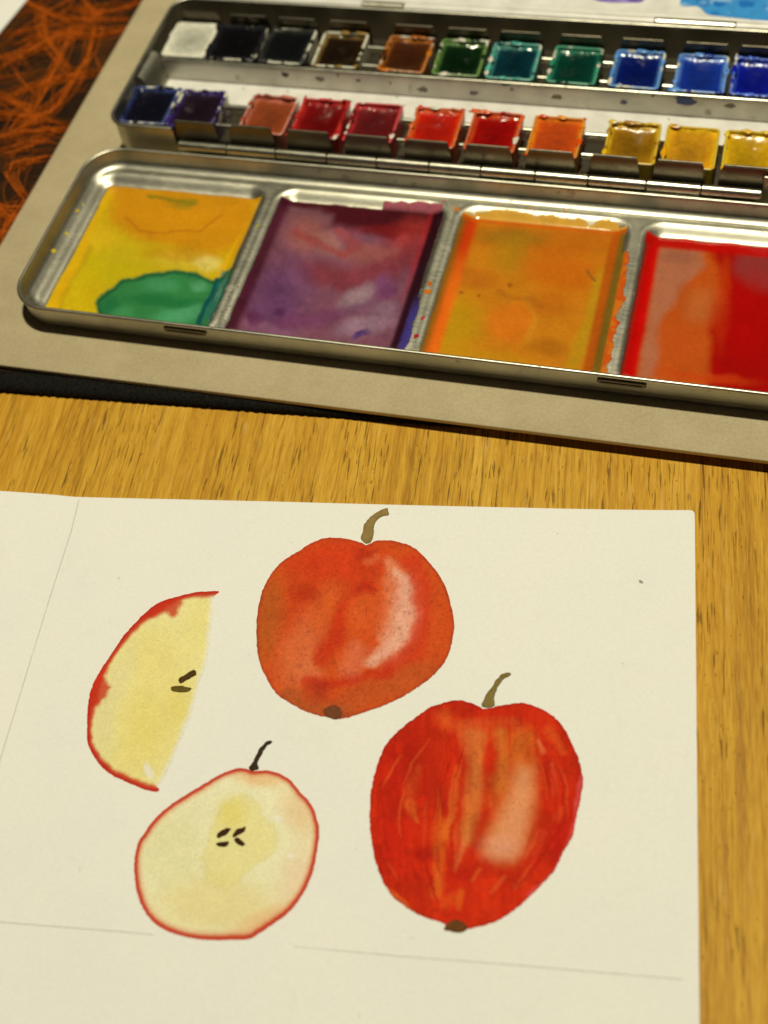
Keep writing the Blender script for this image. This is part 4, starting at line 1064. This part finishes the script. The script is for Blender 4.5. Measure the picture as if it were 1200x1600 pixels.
def violet(x, y):
    p = Paint(x * 6, y * 6, (112, 80, 150), 63, 8, 20); p.mix(sstep(.5, .65, fbm(x, y, 5, 3)), (150, 128, 172)); return p.c
bz = LZ - 3.65
blue_px = [(1062, 6), (1090, 10), (1105, 22), (1130, 26), (1170, 30), (1230, 36), (1260, -40), (1180, -70), (1090, -40)]
smear('paint_smear', 'sky blue smear on the white lid', [bp(a, b, bz) for a, b in blue_px], blue)
vio_px = [(926, -2), (945, 3), (985, 4), (1004, 2), (1010, -14), (970, -24), (935, -16)]
smear('paint_smear', 'violet smear on the white lid', [bp(a, b, bz) for a, b in vio_px], violet)
# rear hinge: white rolls of the lid and bare steel knuckles of the tray
hx = [-110, -52, -38, bp(1025, 25, 18)[0], bp(1150, 33, 18)[0], 98]
for i in range(len(hx) - 1):
    m2 = MB(); m2.cyl_x(hx[i] + .12, hx[i + 1] - .12, 184.9, 16.9, 1.6, 20)
    if i in (1, 3): m2.box(hx[i] + .15, hx[i + 1] - .15, 181.0, 184.6, 15.6, 16.8)
    else: m2.box(hx[i] + .15, hx[i + 1] - .15, 185.2, 187.6, 16.0, 17.0)
    m2.build('hinge_knuckle', TIN_BRIGHT if i in (1, 3) else ENAMEL, box, 35)

# splashes, and one hole drawn as a dark spot, on the plate, the brush channel and the rail
def splash(px, py, plane, r, col, seed, squash=1.0):
    r2 = random.Random(seed); d_ = ROT @ _v(px, py)
    if plane == 'plate':
        t_ = (148.86 * MM - CAMPOS[1]) / d_[1]; c_ = (CAMPOS + d_ * t_) * 1000; A_, B_ = np.array((1., 0, 0)), np.array((0, 0, 1.))
    else:
        t_ = (10.78 * MM - CAMPOS[2]) / d_[2]; c_ = (CAMPOS + d_ * t_) * 1000; A_, B_ = np.array((1., 0, 0)), np.array((0, 1., 0))
    n_ = 12; v_ = [tuple(c_)]
    for k_ in range(n_):
        a_ = 2 * math.pi * k_ / n_; q_ = r * r2.uniform(.65, 1.2); v_.append(tuple(c_ + A_ * q_ * squash * math.cos(a_) + B_ * q_ * math.sin(a_)))
    cc_ = np.tile(alb(*col), (n_ + 1, 1)); cc_[1:] *= .7
    mesh_obj('paint_speck', v_, [[0, k_ + 1, (k_ + 1) % n_ + 1] for k_ in range(n_)], CAKES[.24], tray, False, cc_)
for i, a in enumerate([(1070, 158, 'plate', 1.5, (34, 54, 104), 2.2), (975, 160, 'plate', .9, (84, 90, 100), 1.3), (445, 117, 'plate', 1.0, (34, 28, 22), 1.2), (528, 118, 'plate', .5, (50, 40, 26), 1),  # the near-black spot stands in for a small square hole
                       (500, 124, 'plate', .9, (120, 112, 84), 1.6), (660, 140, 'plate', 1.0, (120, 116, 80), 1.8), (740, 146, 'plate', .8, (110, 96, 92), 2), (800, 140, 'plate', .5, (40, 96, 78), 1.4), (790, 132, 'plate', .6, (30, 90, 74), 2.2),
                       (870, 152, 'plate', .9, (120, 110, 60), 2), (1140, 166, 'plate', .9, (112, 106, 70), 2), (1020, 150, 'plate', .4, (60, 56, 40), 1), (610, 130, 'plate', .4, (60, 46, 30), 1), (560, 126, 'plate', .5, (100, 80, 50), 2),
                       (449, 143, 'floor', .35, (60, 50, 40), 1), (815, 162, 'floor', .3, (80, 76, 56), 1), (620, 152, 'floor', .3, (120, 90, 60), 1), (1045, 186, 'floor', .3, (150, 130, 60), 1), (380, 138, 'floor', .3, (90, 84, 70), 1)]):
    splash(a[0], a[1], a[2], a[3], a[4], 900 + i, a[5])
